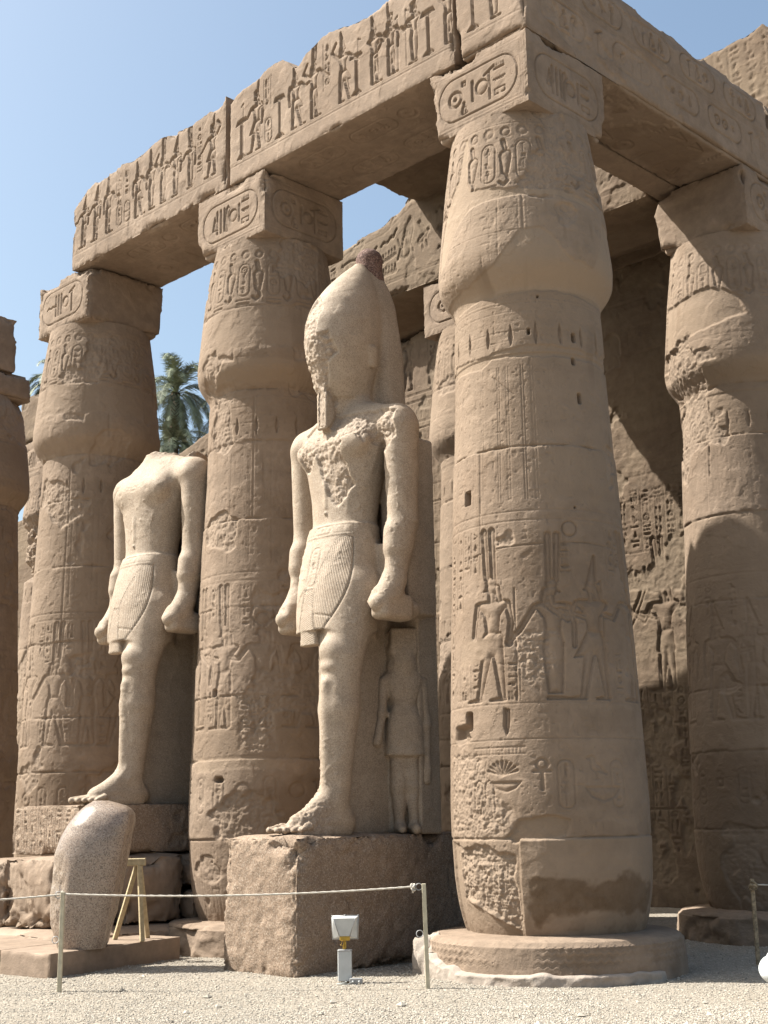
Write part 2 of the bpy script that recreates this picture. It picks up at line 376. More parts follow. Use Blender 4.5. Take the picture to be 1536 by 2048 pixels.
M_PINK = stone('polished_pink_granite', (0.263, 0.199, 0.154), (0.228, 0.168, 0.127), broken=(0.246, 0.185, 0.132), fine=.12, pits=.05, speck=85, speck_cols=((0.105, 0.076, 0.061), (0.324, 0.266, 0.219)), band=0, rough=.30, darkamt=.05, spec=.5)
M_LIME = stone('pale_footing_stone', (0.337, 0.285, 0.238), (0.292, 0.235, 0.193), fine=.5, band=.05, darkamt=.1)
M_PLINTH = stone('plinth_sandstone', (0.261, 0.194, 0.145), (0.228, 0.166, 0.119), fine=.4, pits=.2)
M_POST = simple('cream_painted_steel', (0.444, 0.392, 0.281), .55, 0, .15, 40, .12, 14)
M_RUST = simple('rusty_cream_steel', (0.266, 0.200, 0.126), .7, 0, .4, 60, .4, 30)
M_ROPE = simple('white_rope', (0.459, 0.414, 0.355), .9, 0, .6, 160, .1, 60)
M_STEEL = simple('grey_steel', (0.311, 0.303, 0.296), .5, .3, .1, 60, .1)
M_LAMPW = simple('white_lamp_paint', (0.444, 0.444, 0.429), .45, 0, 0, 10, .08)
M_YEL = simple('yellow_paint', (0.407, 0.252, 0.037), .5)
M_GLASS = simple('lamp_glass', (0.222, 0.237, 0.244), .15)
M_CABLE = simple('pale_cable', (0.333, 0.333, 0.311), .6)
M_WOOD = simple('pale_timber', (0.407, 0.326, 0.200), .7, 0, .3, 50, .15, 20)
M_KNOB = stone('dark_weathered_granite', (0.112, 0.068, 0.056), (0.172, 0.102, 0.081), fine=.3, pits=.1, speck=70, speck_cols=((0.051, 0.033, 0.028), (0.258, 0.175, 0.145)), band=.1)
M_SKIN = simple('skin', (0.333, 0.200, 0.133), .5, 0, 0, 10, .05)
M_CLOTH = simple('white_cotton', (0.577, 0.592, 0.592), .9, 0, .3, 40, .03)
M_TROU = simple('blue_trousers', (0.074, 0.096, 0.148), .9, 0, .3, 40, .1)
M_HAIR = simple('dark_hair', (0.022, 0.016, 0.013), .6, 0, .4, 80, .2)
M_FROND = simple('palm_frond_hazed', (.165, .185, .115), .6, 0, 0, 10, .35, 3)  # green paled and greyed: distance haze is put into the frond colour
M_TRUNK = simple('palm_trunk', (0.118, 0.085, 0.059), .95, 0, .6, 20, .3)

# gravel
def gravel_mat(name, bump):
    t = NT(name); g = t.n('ShaderNodeNewGeometry'); pos = g.outputs['Position']
    v = t.n('ShaderNodeTexVoronoi'); v.inputs['Scale'].default_value = 38; t.l(pos, v.inputs['Vector'])
    s = t.n('ShaderNodeSeparateColor'); t.l(v.outputs['Color'], s.inputs[0])
    c = t.mix(t.ramp(s.outputs[0], 0, 1), (.235, .20, .158), (.345, .30, .245))
    c = t.mix(t.math('MULTIPLY', t.ramp(s.outputs[1], .84, .9), .6), c, (.18, .14, .105))
    c = t.mix(t.math('MULTIPLY', t.ramp(t.noise(pos, .8, 4), .4, .7), .35), c, (.26, .222, .175))
    t.l(c, t.b.inputs['Base Color']); t.b.inputs['Roughness'].default_value = .95
    if bump:
        bp = t.n('ShaderNodeBump'); bp.inputs['Strength'].default_value = .9; bp.inputs['Distance'].default_value = .02
        hh = t.math('ADD', t.math('MULTIPLY', v.outputs['Distance'], -1.0), t.noise(pos, 60, 3))
        t.l(hh, bp.inputs['Height']); t.l(bp.outputs[0], t.b.inputs['Normal'])
    return t.m
M_GRAVEL = gravel_mat('gravel_ground', True)
def pebble_mat():
    t = NT('pebble'); a = t.n('ShaderNodeAttribute', attribute_name='m')
    t.l(a.outputs['Color'], t.b.inputs['Base Color']); t.b.inputs['Roughness'].default_value = .95; return t.m
M_PEB = pebble_mat()

# ------------------------------------------------------------------ block with carved, chipped faces
def lin(a, b, step): return np.linspace(a, b, max(2, int(round((b-a)/step))+1))
def block(name, mat, parent, X, Y, Z, step=.02, coarse=.12, fine=('-y', '+x', '-z'), cv={}, er=.012, chip=.05, chw=.09, rough=.004, seed=0., warp=None, broken=None, lump=.0, dmg=.0, stain=None, edgefn=None):
    """X, Y, Z: (lo, hi) tuples or explicit coordinate arrays"""
    def arr(A, s): return np.asarray(A) if not isinstance(A, tuple) else lin(A[0], A[1], s)
    lo = [min(A) for A in (X, Y, Z)]; hi = [max(A) for A in (X, Y, Z)]
    Vs = []; Fs = []; Ms = []; n0 = 0
    for fc in ('-y', '+y', '-x', '+x', '-z', '+z'):
        ax = 'xyz'.index(fc[1]); sgn = 1 if fc[0] == '+' else -1
        st = step if fc in fine else coarse
        o = [i for i in range(3) if i != ax]
        au, av = [arr((X, Y, Z)[i], st) for i in o]
        U, Vv = np.meshgrid(au, av, indexing='ij'); U = U.ravel(); Vv = Vv.ravel()
        P = [None]*3; P[o[0]] = U; P[o[1]] = Vv; P[ax] = np.full(U.shape, hi[ax] if sgn > 0 else lo[ax])
        P = [np.asarray(p, dtype=np.float64) for p in P]
        mk_ = np.zeros((len(U), 3), f32)
        hcan = np.zeros(len(U)); bl = 0
        if fc in cv:
            hcan, mm, bl = cv[fc].sample(U, Vv); mk_ = np.stack(mm, -1).astype(f32)
        # edge wear
        dn = []
        for i in range(3):
            d0 = P[i]-lo[i]; d1 = hi[i]-P[i]; dn.append((np.minimum(d0, d1), np.where(d0 < d1, -1., 1.)))
        S = np.sort(np.stack([d[0] for d in dn]), 0)[1]
        n = fbm(P, 1.7, 3, seed); n2 = fbm(P, 9, 3, seed+3)
        cg = crag(P, 14, seed); A = er*(.2+1.3*cg)+chip*ss(.55, .70, n)*(.2+.8*n2+.9*cg)
        if edgefn is not None: A = A+edgefn(P, n2)
        wdt = chw*(.35+.9*n)
        wear = A*np.exp(-(S/wdt)**1.5)
        disp = [np.zeros(len(U)) for _ in range(3)]
        for i in range(3):
            disp[i] -= dn[i][1]*wear*np.exp(-dn[i][0]/wdt)
        brk = ss(.2, .7, wear/(chip+.02)) if chip > 0 else 0*S
        # face displacement
        h = -rough*2*(n2-.5)-lump*2*(fbm(P, 1.1, 2, seed+5)-.5)
        if dmg > 0:
            dd = ss(.60, .635, fbm(P, 1.5, 4, seed+8)+.03*dmg)*min(1, dmg*2)
            h = h-dd*(.010+.02*fbm(P, 12, 2, seed+2)+.022*cg); hcan = hcan*(1-dd); brk = np.maximum(brk, dd)
        h = h-hcan
        fade = ss(0, .03, S)
        disp[ax] += sgn*h*fade
        mk_[:, 2] = np.maximum(mk_[:, 2], brk)
        if stain is not None: mk_[:, 1] = np.maximum(mk_[:, 1], stain(P, n))
        for i in range(3): P[i] = P[i]+disp[i]
        if warp is not None: P = warp(P)
        Vs.append(np.stack(P, -1)); Ms.append(mk_)
        F = gridF(len(au), len(av))
        flip = (sgn > 0) ^ (ax == 1)
        if not flip: F = F[:, ::-1]
        Fs.append(F+n0); n0 += len(U)
    return mk(name, np.concatenate(Vs), np.concatenate(Fs), mat, parent, np.concatenate(Ms))

# ------------------------------------------------------------------ columns
PZ = np.array([.30, .40, .48, .60, .77, 1.0, 1.45, 1.79, 2.74, 3.93, 5.32, 6.56, 7.5, 7.60, 7.66, 7.78, 7.88, 7.95, 8.11, 8.51, 9.18, 9.79, 9.98])
PR = np.array([.93, .955, .985, 1.02, 1.055, 1.085, 1.105, 1.108, 1.079, 1.035, .974, .919, .885, .885, .90, .985, 1.045, 1.065, 1.075, 1.035, .965, .880, .855])
_zz = np.linspace(.3, 9.98, 600); _rr = np.interp(_zz, PZ, PR)
_k = np.hanning(13); _k /= _k.sum(); _rp = np.pad(_rr, 6, mode='edge'); _rs = np.convolve(_rp, _k, 'valid')
def Rz(z): return np.interp(z, _zz, _rs)
A2R = math.radians
def col_art(seed, cv, fig=True, level=1.):
    rng = random.Random(seed)
    # rings and joint lines
    for z in (4.86, 4.97): cv.draw([('l', [(-1.75, z), (1.75, z)], .008)], .011*level, 'flat')
    for z in (2.84, 2.46): cv.draw([('l', [(-1.75, z), (1.75, z)], .007)], .010*level, 'flat')
    # bound stems: fine vertical lines in sheaves
    for k in range(-5, 6):
        u = k*.36+rng.uniform(-.04, .04)
        for du in (-.075, -.045, .045, .075):
            cv.draw([('l', [(u+du, 5.1), (u+du, 6.7)], .0045)], .012*level, 'flat')
    for z in (7.0, 7.12, 7.24, 7.36, 7.47): cv.draw([('l', [(-1.75, z+.01*rng.random()), (1.75, z)], .0045)], .010*level, 'flat')
    for z in (8.05, 8.18, 8.31, 8.44, 8.60): cv.draw([('l', [(-1.75, z), (1.75, z)], .0045)], .010*level, 'flat')
    for k in range(-10, 11):
        u = k*.17+rng.uniform(-.02, .02)
        cv.draw([('l', [(u, 8.44), (u, 8.60)], .0045)], .006*level, 'flat')
    for k in range(-5, 6):
        u = k*.34
        for du in (-.05, .05): cv.draw([('l', [(u+du, 7.85), (u+du, 8.75)], .005)], .008*level, 'flat')
    # frieze of cartouches and cobras under the abacus
    for k in range(-4, 5):
        u = k*.46+.05
        cartouche(cv, u, 9.25, .19, .52, rng, .018*level)
        cv.draw([('c', u, 9.66, .07)], .015*level, 'sunk', bw=.03); cv.draw([('r', u, 9.66, .075, .006)], .016*level, 'flat')
        cv.draw([('l', [(u-.11, 8.93), (u+.11, 8.93)], .012), ('l', [(u-.09, 8.87), (u+.09, 8.87)], .02)], .016*level, 'flat')
        cv.draw([('k', u+.23, 9.32, u+.225, 9.10, .085, .05), ('l', [(u+.225, 9.1), (u+.26, 8.98), (u+.2, 8.92), (u+.15, 8.97)], .022), ('k', u+.23, 9.42, u+.2, 9.53, .035, .035)], .03*level, 'sunk', .03)
        cv.draw([('c', u+.23, 9.66, .07)], .02*level, 'sunk', bw=.03)
    for z in (9.77, 8.80): cv.draw([('l', [(-1.75, z), (1.75, z)], .006)], .012*level, 'flat')
    # lens shaped leaf tips
    for k in range(-5, 6):
        u = k*.32+.1
        cv.draw([('p', [(u, 6.93), (u+.028, 7.05), (u, 7.23), (u-.028, 7.05)])], .035*level, 'sunk', .03)
    # leaves at the foot
    for k in range(-9, 10):
        u = k*.19
        cv.draw([('l', [(u-.09, .55), (u-.075, 1.0), (u, 1.36), (u+.075, 1.0), (u+.09, .55)], .005)], .007*level, 'flat')
    if fig:
        for k, (th, mir, kind, cr_, arms) in enumerate(fig):
            figure(cv, A2R(th)*1.05, 2.86, 1.36, mir, kind, cr_, arms, arms == 'staff', .022*level, .05)
def joints_h(th, z, zs, vj, seed, P):
    h = np.zeros(len(z)); wob = .035*(fbm(P, 1.6, 2, seed)-.5); n = fbm(P, 6, 2, seed+1)
    for zj in zs:
        d = np.abs(z-zj-wob); h += .022*np.exp(-(d/.012)**2)*ss(.3, .6, n)+.012*ss(.62, .75, n)*np.exp(-(d/.05)**2)
    for (t, z0, z1) in vj:
        d = np.abs(th-t)*1.0; h += .012*np.exp(-((d+.3*wob)/.009)**2)*((z > z0) & (z < z1))
    return h
def column(loc, label, group, cv, zs=(1.43, 2.46, 3.3, 4.5, 5.72, 6.85, 7.62, 8.83), vj=(), seed=1., step=.013, dmg=.5, abacus=None, base=True, top=9.95, mask_fn=None, h_fn=None, broken_top=0, half=1.75):
    cx, cy = loc
    root = thing('papyrus_column', (cx, cy, 0), label, 'column', group)
    fa = math.atan2(-cy, -cx)          # bearing of the open court side where the observer stands
    n1 = int(2*half/step)
    ths = np.concatenate([np.linspace(-half, half, n1), np.linspace(half, 2*math.pi-half, 34)[1:-1]])
    def surf(name, z0, z1, close):
        zv = lin(z0, z1, step); T_, Z_ = np.meshgrid(ths, zv, indexing='ij'); T_ = T_.ravel(); Z_ = Z_.ravel()
        ang = fa+T_                     # theta grows to the right as seen from the court
        P = [cx+np.cos(ang), cy+np.sin(ang), Z_]
        R = Rz(Z_)
        hc, mm, bl = cv.sample(T_, Z_)
        n = fbm(P, 1.3, 4, seed); n2 = fbm(P, 9, 3, seed+2); n3 = fbm(P, 30, 2, seed+4)
        near = np.zeros(len(Z_))
        for zj in zs: near = np.maximum(near, np.exp(-((Z_-zj)/.16)**2))
        dd = ss(.60, .63, n+.055*near+.07*(dmg-.5))*(1-bl)
        drum = np.zeros(len(Z_))
        for k, zj in enumerate(zs): drum += (Z_ > zj)*(.012*math.sin(seed*7+k*2.3))
        pit = .007*ss(.76, .82, vn(P[0]*26+seed, P[1]*26, P[2]*26))*(1-.7*bl)
        cg = crag(P, 15, seed); h = hc*(1-dd)+joints_h(T_, Z_, zs, vj, seed, P)*(1-bl)+dd*(.006+.022*(n2-.2)+.024*cg)+.005*(n2-.5)+.7*pit+.003*(n3-.5)
        rgh = mm[2]*(.026*(n2-.35)+.038*(cg-.4)+.02*(n3-.5)); h = h+rgh
        R = R+drum*(Z_ < 7.5)-h
        m = np.stack(mm, -1); m[:, 2] = np.maximum(m[:, 2]*.8, dd*.7)
        m[:, 1] = np.maximum(m[:, 1], .55*ss(.9, .35, Z_+.5*(n-.5))*ss(.4, .6, n2))
        rs = np.random.RandomState(int(seed*10)); lev = np.searchsorted(np.array(zs), Z_); q0 = rs.rand(len(zs)+1)*.45; q1 = rs.rand(len(zs)+1)*.28
        m[:, 0] = np.maximum(m[:, 0], q0[lev]); m[:, 1] = np.maximum(m[:, 1], q1[lev])
        stk = ss(.55, .72, fbm((T_*5, T_*0+seed, Z_*.45), 1.3, 4, seed+6))*ss(.35, .6, n)
        m[:, 1] = np.maximum(m[:, 1], .42*stk)
        if mask_fn is not None: R, m, Z_ = mask_fn(T_, Z_, R, m, n, n2, P)
        V = np.stack([cx+np.cos(ang)*R, cy+np.sin(ang)*R, Z_], -1)
        F = gridF(len(ths), len(zv), True)
        nv = len(zv); N = len(ths)
        extra = [[i*nv+nv-1 for i in range(N)]] if close == 'top' else [[i*nv for i in range(N)][::-1]]
        me = mk(name, V, F, M_SAND, root, m)
        return me
    surf('shaft', .32, 7.62, 'top')
    surf('capital', 7.605, top, 'top')
    if base: column_base(root, cx, cy, fa, seed, base)
    if abacus:
        block('abacus', M_SAND, root, (cx-.79, cx+.79), (cy-.79, cy+.79), (9.92, 10.9), **abacus)
    return root
def column_base(root, cx, cy, fa, seed, kind):
    ths = np.concatenate([np.linspace(-1.5, 1.5, 560 if kind == 'wave' else 200), np.linspace(1.5, 2*math.pi-1.5, 90)[1:-1]])
    prof = [(0.0, .44), (.9, .44), (1.0, .445), (1.15, .435), (1.28, .425), (1.345, .41), (1.38, .37)]+[(1.395+.03*(1-k/14), .36*k/14) for k in range(14, -1, -1)]+[(1.42, -.1)]
    zt = .40 if kind == 'wave' else .36
    pr = np.array([p[0] for p in prof]); pz = np.array([p[1] for p in prof])*(zt/.40)
    # resample the profile finely
    L = np.concatenate([[0], np.cumsum(np.hypot(np.diff(pr), np.diff(pz)))]); s = np.linspace(0, L[-1], 200)
    r = np.interp(s, L, pr); z = np.interp(s, L, pz)
    T_, R_ = np.meshgrid(ths, r, indexing='ij'); _, Z_ = np.meshgrid(ths, z, indexing='ij'); T_, R_, Z_ = T_.ravel(), R_.ravel(), Z_.ravel()
    P = [cx+R_*np.cos(fa+T_), cy+R_*np.sin(fa+T_), Z_]
    n = fbm(P, 1.6, 3, seed+9); n2 = fbm(P, 9, 3, seed+2)
    side = ss(1.36, 1.39, R_)
    h = .012*(n2-.5)+.05*ss(.5, .8, n)*n2*ss(1.15, 1.38, R_)
    if kind == 'wave':
        t = (T_+math.pi) % (2*math.pi)-math.pi
        for k in range(3):
            zc = .34-.075*k; tri = np.abs(((t*1.4/.045) % 2)-1)*.028
            for off in (0, .022): h += side*.009*np.exp(-(((Z_-zc-tri+off))/.006)**2)*(np.abs(t) < 1.3)*ss(.35, .5, n)
    else: h += .07*ss(.42, .6, n)*side+.03*(n2-.5)
    Rn = R_-h*side; Zn = Z_-h*(1-side)*.8
    m = np.zeros((len(R_), 3)); m[:, 1] = .5*ss(.5, .62, n)*side*ss(-.4, .8, (T_+math.pi) % (2*math.pi)-math.pi)
    V = np.stack([cx+Rn*np.cos(fa+T_), cy+Rn*np.sin(fa+T_), Zn], -1)
    mk('base', V, gridF(len(ths), len(s), True)[:, ::-1], M_SAND, root, m)
    if kind == 'wave':   # pale rough footing that shows under the carved ring
        s2 = lin(-.12, .30, .012); s2 = s2[s2 < .26]; a = np.linspace(-1.75, 1.15, 300)
        T_, Z_ = np.meshgrid(a, s2, indexing='ij'); T_, Z_ = T_.ravel(), Z_.ravel()
        P = [cx+1.4*np.cos(fa+T_), cy+1.4*np.sin(fa+T_), Z_]
        n = fbm(P, 2.2, 4, 31); n2 = fbm(P, 8, 3, 32)
        lim = .12+.22*ss(.38, .55, fbm((P[0], P[1], 0*P[2]), 1.4, 3, 33))*ss(.75, .1, T_)*ss(-1.75, -1.3, T_)
        R_ = 1.49+.12*(n-.45)+.06*(n2-.5)-.35*ss(lim-.04, lim+.05, Z_)-.14*ss(.6, 1.15, T_)-.02-.4*ss(-1.6, -1.75, T_)
        V = np.stack([cx+R_*np.cos(fa+T_), cy+R_*np.sin(fa+T_), Z_], -1)
        mk('footing', V, gridF(len(a), len(s2)), M_LIME, root, np.zeros((len(T_), 3)))
# ------------------------------------------------------------------ signed-distance volumes for carved figures
import openvdb
class Vol:
    def __init__(s, lo, hi, vx):
        s.lo = np.array(lo, float); s.vx = vx; s.n = [int(math.ceil((h-l)/vx))+1 for l, h in zip(lo, hi)]
        s.d = np.full(s.n, 1., f32)
    def sub(s, lo, hi, pad):
        a = [max(0, int((l-pad-s.lo[i])/s.vx)) for i, l in enumerate(lo)]
        b = [min(s.n[i], int((h+pad-s.lo[i])/s.vx)+2) for i, h in enumerate(hi)]
        sl_ = tuple(slice(p, q) for p, q in zip(a, b))
        ax = [(s.lo[i]+np.arange(a[i], b[i])*s.vx).astype(f32) for i in range(3)]
        return sl_, ax[0][:, None, None], ax[1][None, :, None], ax[2][None, None, :]
    def put(s, sl_, e, k):
        d = s.d[sl_]; h = np.clip(.5+.5*(d-e)/k, 0, 1); s.d[sl_] = d*(1-h)+e*h-k*h*(1-h)
    def cone(s, a, b, ra, rb, k=.06, sc=(1, 1, 1)):
        r = max(ra, rb); lo = [min(a[i], b[i])-r/sc[i] for i in range(3)]; hi = [max(a[i], b[i])+r/sc[i] for i in range(3)]
        sl_, X, Y, Z = s.sub(lo, hi, k+.06)
        q = [(X-a[0])*sc[0], (Y-a[1])*sc[1], (Z-a[2])*sc[2]]; v = [(b[i]-a[i])*sc[i] for i in range(3)]
        L = sum(x*x for x in v)+1e-9; t = np.clip((q[0]*v[0]+q[1]*v[1]+q[2]*v[2])/L, 0, 1)
        e = np.sqrt((q[0]-t*v[0])**2+(q[1]-t*v[1])**2+(q[2]-t*v[2])**2)-(ra+(rb-ra)*t)
        s.put(sl_, e/max(sc), k)
    def ell(s, c, r, k=.06):
        sl_, X, Y, Z = s.sub([c[i]-r[i] for i in range(3)], [c[i]+r[i] for i in range(3)], k+.06)
        e = (np.sqrt(((X-c[0])/r[0])**2+((Y-c[1])/r[1])**2+((Z-c[2])/r[2])**2)-1)*min(r)
        s.put(sl_, e, k)
    def box(s, lo, hi, rad=.03, k=.03):
        sl_, X, Y, Z = s.sub(lo, hi, k+.06); c = [(l+h)/2 for l, h in zip(lo, hi)]; w = [(h-l)/2-rad for l, h in zip(lo, hi)]
        ax, ay, az = np.abs(X-c[0])-w[0], np.abs(Y-c[1])-w[1], np.abs(Z-c[2])-w[2]
        e = np.sqrt(np.maximum(ax, 0)**2+np.maximum(ay, 0)**2+np.maximum(az, 0)**2)+np.minimum(np.maximum(np.maximum(ax, ay), az), 0)-rad
        s.put(sl_, e, k)
    def loft(s, zs, cx, cy, rx, ry, n=2.2, k=.06, box=0):
        zs = np.array(zs, float); N = len(zs)
        lo = [min(np.array(cx)-rx), min(np.array(cy)-ry), zs[0]]; hi = [max(np.array(cx)+rx), max(np.array(cy)+ry), zs[-1]]
        sl_, X, Y, Z = s.sub(lo, hi, k+.06)
        z = Z.ravel(); zf = np.linspace(zs[0], zs[-1], 300)
        def itp(v):
            y = np.interp(zf, zs, v); kk = np.hanning(31); kk /= kk.sum(); y = np.convolve(np.pad(y, 15, mode='edge'), kk, 'valid'); return np.interp(z, zf, y)[None, None, :].astype(f32)
        cx, cy, rx, ry = itp(cx), itp(cy), itp(rx), itp(ry)
        q = ((np.abs(X-cx)/rx)**n+(np.abs(Y-cy)/ry)**n)**(1/n)
        e = (q-1)*np.minimum(rx, ry)*1.0
        e = np.maximum(e, np.maximum(zs[0]-Z, Z-zs[-1]))
        s.put(sl_, e, k)
    def cut(s, lo, hi, fn):
        sl_, X, Y, Z = s.sub(lo, hi, 0); s.d[sl_] = np.maximum(s.d[sl_], fn(X, Y, Z))
    def mesh(s):
        g = openvdb.FloatGrid(background=1.0); g.copyFromArray(np.ascontiguousarray(s.d))
        g.transform = openvdb.createLinearTransform(voxelSize=s.vx)
        pts, quads = g.convertToQuads(isovalue=0.0)
        return pts+s.lo, quads[:, ::-1]
def normals(V, F):
    n = np.cross(V[F[:, 2]]-V[F[:, 0]], V[F[:, 3]]-V[F[:, 1]]); N = np.zeros_like(V)
    for k in range(4): np.add.at(N, F[:, k], n)
    L = np.linalg.norm(N, axis=1)[:, None]+1e-12; return N/L
def outward(V, F):
    v = V[F]; vol = np.einsum('ij,ij->i', v[:, 0], np.cross(v[:, 1], v[:, 2])+np.cross(v[:, 2], v[:, 3])).sum()
    return F if vol > 0 else F[:, ::-1]

def statue(cx, cy, cz, label, head, vx, seed, S=1.0):
    root = thing('colossal_statue', (cx, cy, cz), label, 'statue')
    Vv = Vol((-1.25, -1.75, -.03), (1.25, 1.0, 7.85 if head else 5.9), vx)
    # trunk
    Vv.loft([2.75, 3.2, 3.6, 3.85, 4.15, 4.5, 4.85, 5.08, 5.22, 5.36, 5.46], [0]*11, [-.22, -.22, -.18, -.16, -.14, -.12, -.10, -.05, 0, .02, .03], [.50, .54, .475, .45, .485, .57, .665, .72, .64, .42, .28], [.38, .40, .35, .33, .35, .39, .42, .38, .33, .28, .24], 2.25, .05)
    for sx in (-1, 1):
        Vv.ell((sx*.30, -.40, 4.80), (.30, .13, .19), .10)
        Vv.ell((sx*.83, 0, 5.00), (.225, .27, .24), .12)
        Vv.cone((sx*.45, 0, 5.2), (sx*.83, 0, 5.08), .17, .18, .12)
        Vv.cone((sx*.87, .0, 4.95), (sx*.875, .0, 3.75), .21, .172, .05, (1, .85, 1))
        Vv.cone((sx*.875, .0, 3.75), (sx*.87, -.16, 3.02), .170, .125, .05, (1, .85, 1))
        Vv.cone((sx*.875, -.08, 3.60), (sx*.875, -.11, 3.4), .172, .162, .06, (1, .85, 1))
        X0 = sx*.86
        Vv.cone((X0, -.16, 3.02), (X0, -.22, 2.86), .13, .15, .05)
        Vv.cone((X0, -.18, 2.98), (X0, -.34, 2.80), .135, .13, .08); Vv.box((X0-.135, -.47, 2.50), (X0+.135, .06, 2.82), .08, .07)                      # back of the hand
        Vv.cone((X0, -.44, 2.69), (X0, .12, 2.66), .112, .112, .02)                       # the rod held in the fist
        for q in range(4): Vv.cone((X0-sx*.09, -.37+q*.115, 2.76), (X0-sx*.105, -.37+q*.115, 2.58), .060, .056, .03)
        Vv.cone((X0-sx*.05, -.40, 2.84), (X0-sx*.10, -.46, 2.72), .055, .045, .05)        # thumb
        Vv.box((sx*.60-.24, .12, 2.62), (sx*.60+.24, .62, 4.9), .03, .04)
        Vv.box((sx*.45-.25, -.14, 2.60), (sx*.45+.25, .3, 3.5), .03, .06)
    # hips and kilt
    Vv.loft([2.42, 2.6, 3.0, 3.4, 3.68, 3.76], [.05, .04, .02, 0, 0, 0], [-.36, -.34, -.29, -.23, -.19, -.17], [.50, .53, .555, .525, .485, .475], [.45, .46, .45, .415, .37, .35], 2.3, .05)
    Vv.loft([2.24, 2.4, 2.6, 2.85, 3.1], [-.04, -.04, -.05, -.06, -.06], [-.72, -.71, -.69, -.66, -.62], [.15, .145, .125, .09, .05], [.075, .08, .09, .09, .05], 3.5, .018)
    # striding left leg
    Vv.cone((.33, -.28, 2.9), (.34, -.56, 2.1), .345, .25, .08)
    Vv.ell((.33, -.77, 2.16), (.14, .08, .13), .05); Vv.ell((.33, -.78, 1.96), (.10, .06, .06), .04)
    Vv.cone((.34, -.56, 2.1), (.32, -.60, 1.45), .245, .24, .06); Vv.cone((.32, -.60, 1.45), (.30, -.66, .36), .24, .165, .06)
    Vv.cone((.29, -.50, 1.6), (.29, -.55, 1.1), .2, .14, .08); Vv.cone((.32, -.81, 1.75), (.30, -.80, .5), .05, .05, .08)
    Vv.cone((.28, -.60, .17), (.25, -1.20, .12), .19, .13, .10, (1.0, 1, 1.1)); Vv.cone((.28, -.74, .40), (.25, -1.12, .17), .15, .10, .10)
    Vv.ell((.26, -.52, .13), (.16, .17, .15), .06)
    Vv.box((.07, -1.32, -.02), (.43, -.5, .09), .04, .06)
    for q in range(5):
        Vv.cone((.10+q*.078, -1.22+q*.012, .10), (.095+q*.082, -1.50+q*.05, .065), .052, .048-.004*q, .015)
    # standing right leg, stone left between leg and pillar
    Vv.cone((-.27, -.05, 3.0), (-.28, .05, 1.6), .32, .24, .08); Vv.cone((-.28, .05, 1.6), (-.28, .02, .3), .24, .17, .08)
    Vv.cone((-.28, .05, .15), (-.3, -.6, .10), .18, .12, .08)
    Vv.box((-.22, -.45, -.02), (.25, .75, 2.75), .04, .12)
    # back pillar
    Vv.box((-.62, .48, -.02), (.62, .84, 5.0), .015, .02)
    Vv.loft([4.9, 5.3, 6.2, 6.9, 7.2, 7.35], [0]*6, [.42, .42, .42, .40, .38, .36], [.50, .46, .42, .32, .22, .14], [.24, .24, .24, .22, .19, .14], 3.2, .05)
    can = Canvas(-1.2, 1.2, 0, 7.8, .01); rng = random.Random(seed)
    if head:
        Vv.cone((0, .0, 5.25), (0, -.05, 5.75), .27, .28, .10)
        Vv.ell((0, -.26, 5.78), (.30, .36, .36), .08)
        Vv.loft([5.48, 5.7, 5.95, 6.2, 6.5, 6.8, 7.05, 7.25, 7.40, 7.48], [0]*10, [-.16, -.18, -.19, -.18, -.14, -.06, .03, .11, .16, .18], [.24, .34, .405, .435, .43, .38, .30, .21, .12, .05], [.28, .42, .53, .585, .575, .50, .39, .27, .15, .06], 2.05, .05)
        Vv.box((-.09, -.58, 5.02), (.09, -.30, 5.62), .03, .06); Vv.cone((0, -.2, 5.2), (0, -.25, 5.6), .14, .2, .08)
        Vv.cone((.385, -.02, 6.12), (.385, .0, 5.92), .07, .045, .015, (1, .6, 1)); Vv.cone((-.385, -.02, 6.12), (-.385, .0, 5.92), .07, .045, .015, (1, .6, 1))
    else:
        Vv.cone((0, .05, 5.2), (.0, .05, 5.52), .30, .27, .08)
        Vv.cut((-1.2, -1.7, 5.2), (1.2, 1, 5.9), lambda X, Y, Z: (Z-5.44-.16*X+.12*Y+.05*np.sin(7*X+3*Y)+.03*np.sin(17*X-9*Y))+0*X*Y)
    V, F = Vv.mesh(); F = outward(V, F); del Vv
    N = normals(V, F); x, y, z = V.T
    P = [x+cx, y+cy, z+cz]
    n2 = fbm(P, 8, 4, seed); n1 = fbm(P, 1.5, 3, seed+1); n3 = fbm(P, 30, 2, seed+2)
    cg = crag(P, 13, seed); h = .005*(n2-.5)+.0015*(n3-.5)+.007*ss(.79, .85, vn(P[0]*24, P[1]*24, P[2]*24))*ss(.45, .6, n1)+.012*ss(.03, .0, np.abs(fbm(P, .9, 3, seed+9)-.5))*ss(.5, .6, n1)*.5
    m = np.zeros((len(V), 3), f32)
    # belt, cartouches, collar (front canvas)
    front = ss(.05, .35, -N[:, 1])*(z > 2.2)
    body = (np.abs(x) < .62).astype(float)*ss(.55, .5, y)
    kilt = ss(2.40, 2.44, z)*ss(3.76, 3.74, z)*body*(y < .3)
    lat = .52*np.arctan2(x+.0, -(y+.12)); bel = body*ss(.52, .44, lat)
    h += .010*ss(3.60, 3.61, z)*ss(3.775, 3.765, z)*bel
    for zb in (3.74, 3.635): h -= .006*np.exp(-((z-zb)/.008)**2)*bel
    fr = (y < -.1); h += .035*np.exp(-((x)**2+(z-3.93)**2)/.022**2)*fr+.016*np.exp(-(x/.035)**2)*ss(3.95, 4.02, z)*ss(4.5, 4.3, z)*fr
    for sx in (-1, 1): h -= .012*np.exp(-(((x-sx*.33)**2+(z-4.80)**2)/.028**2))*fr
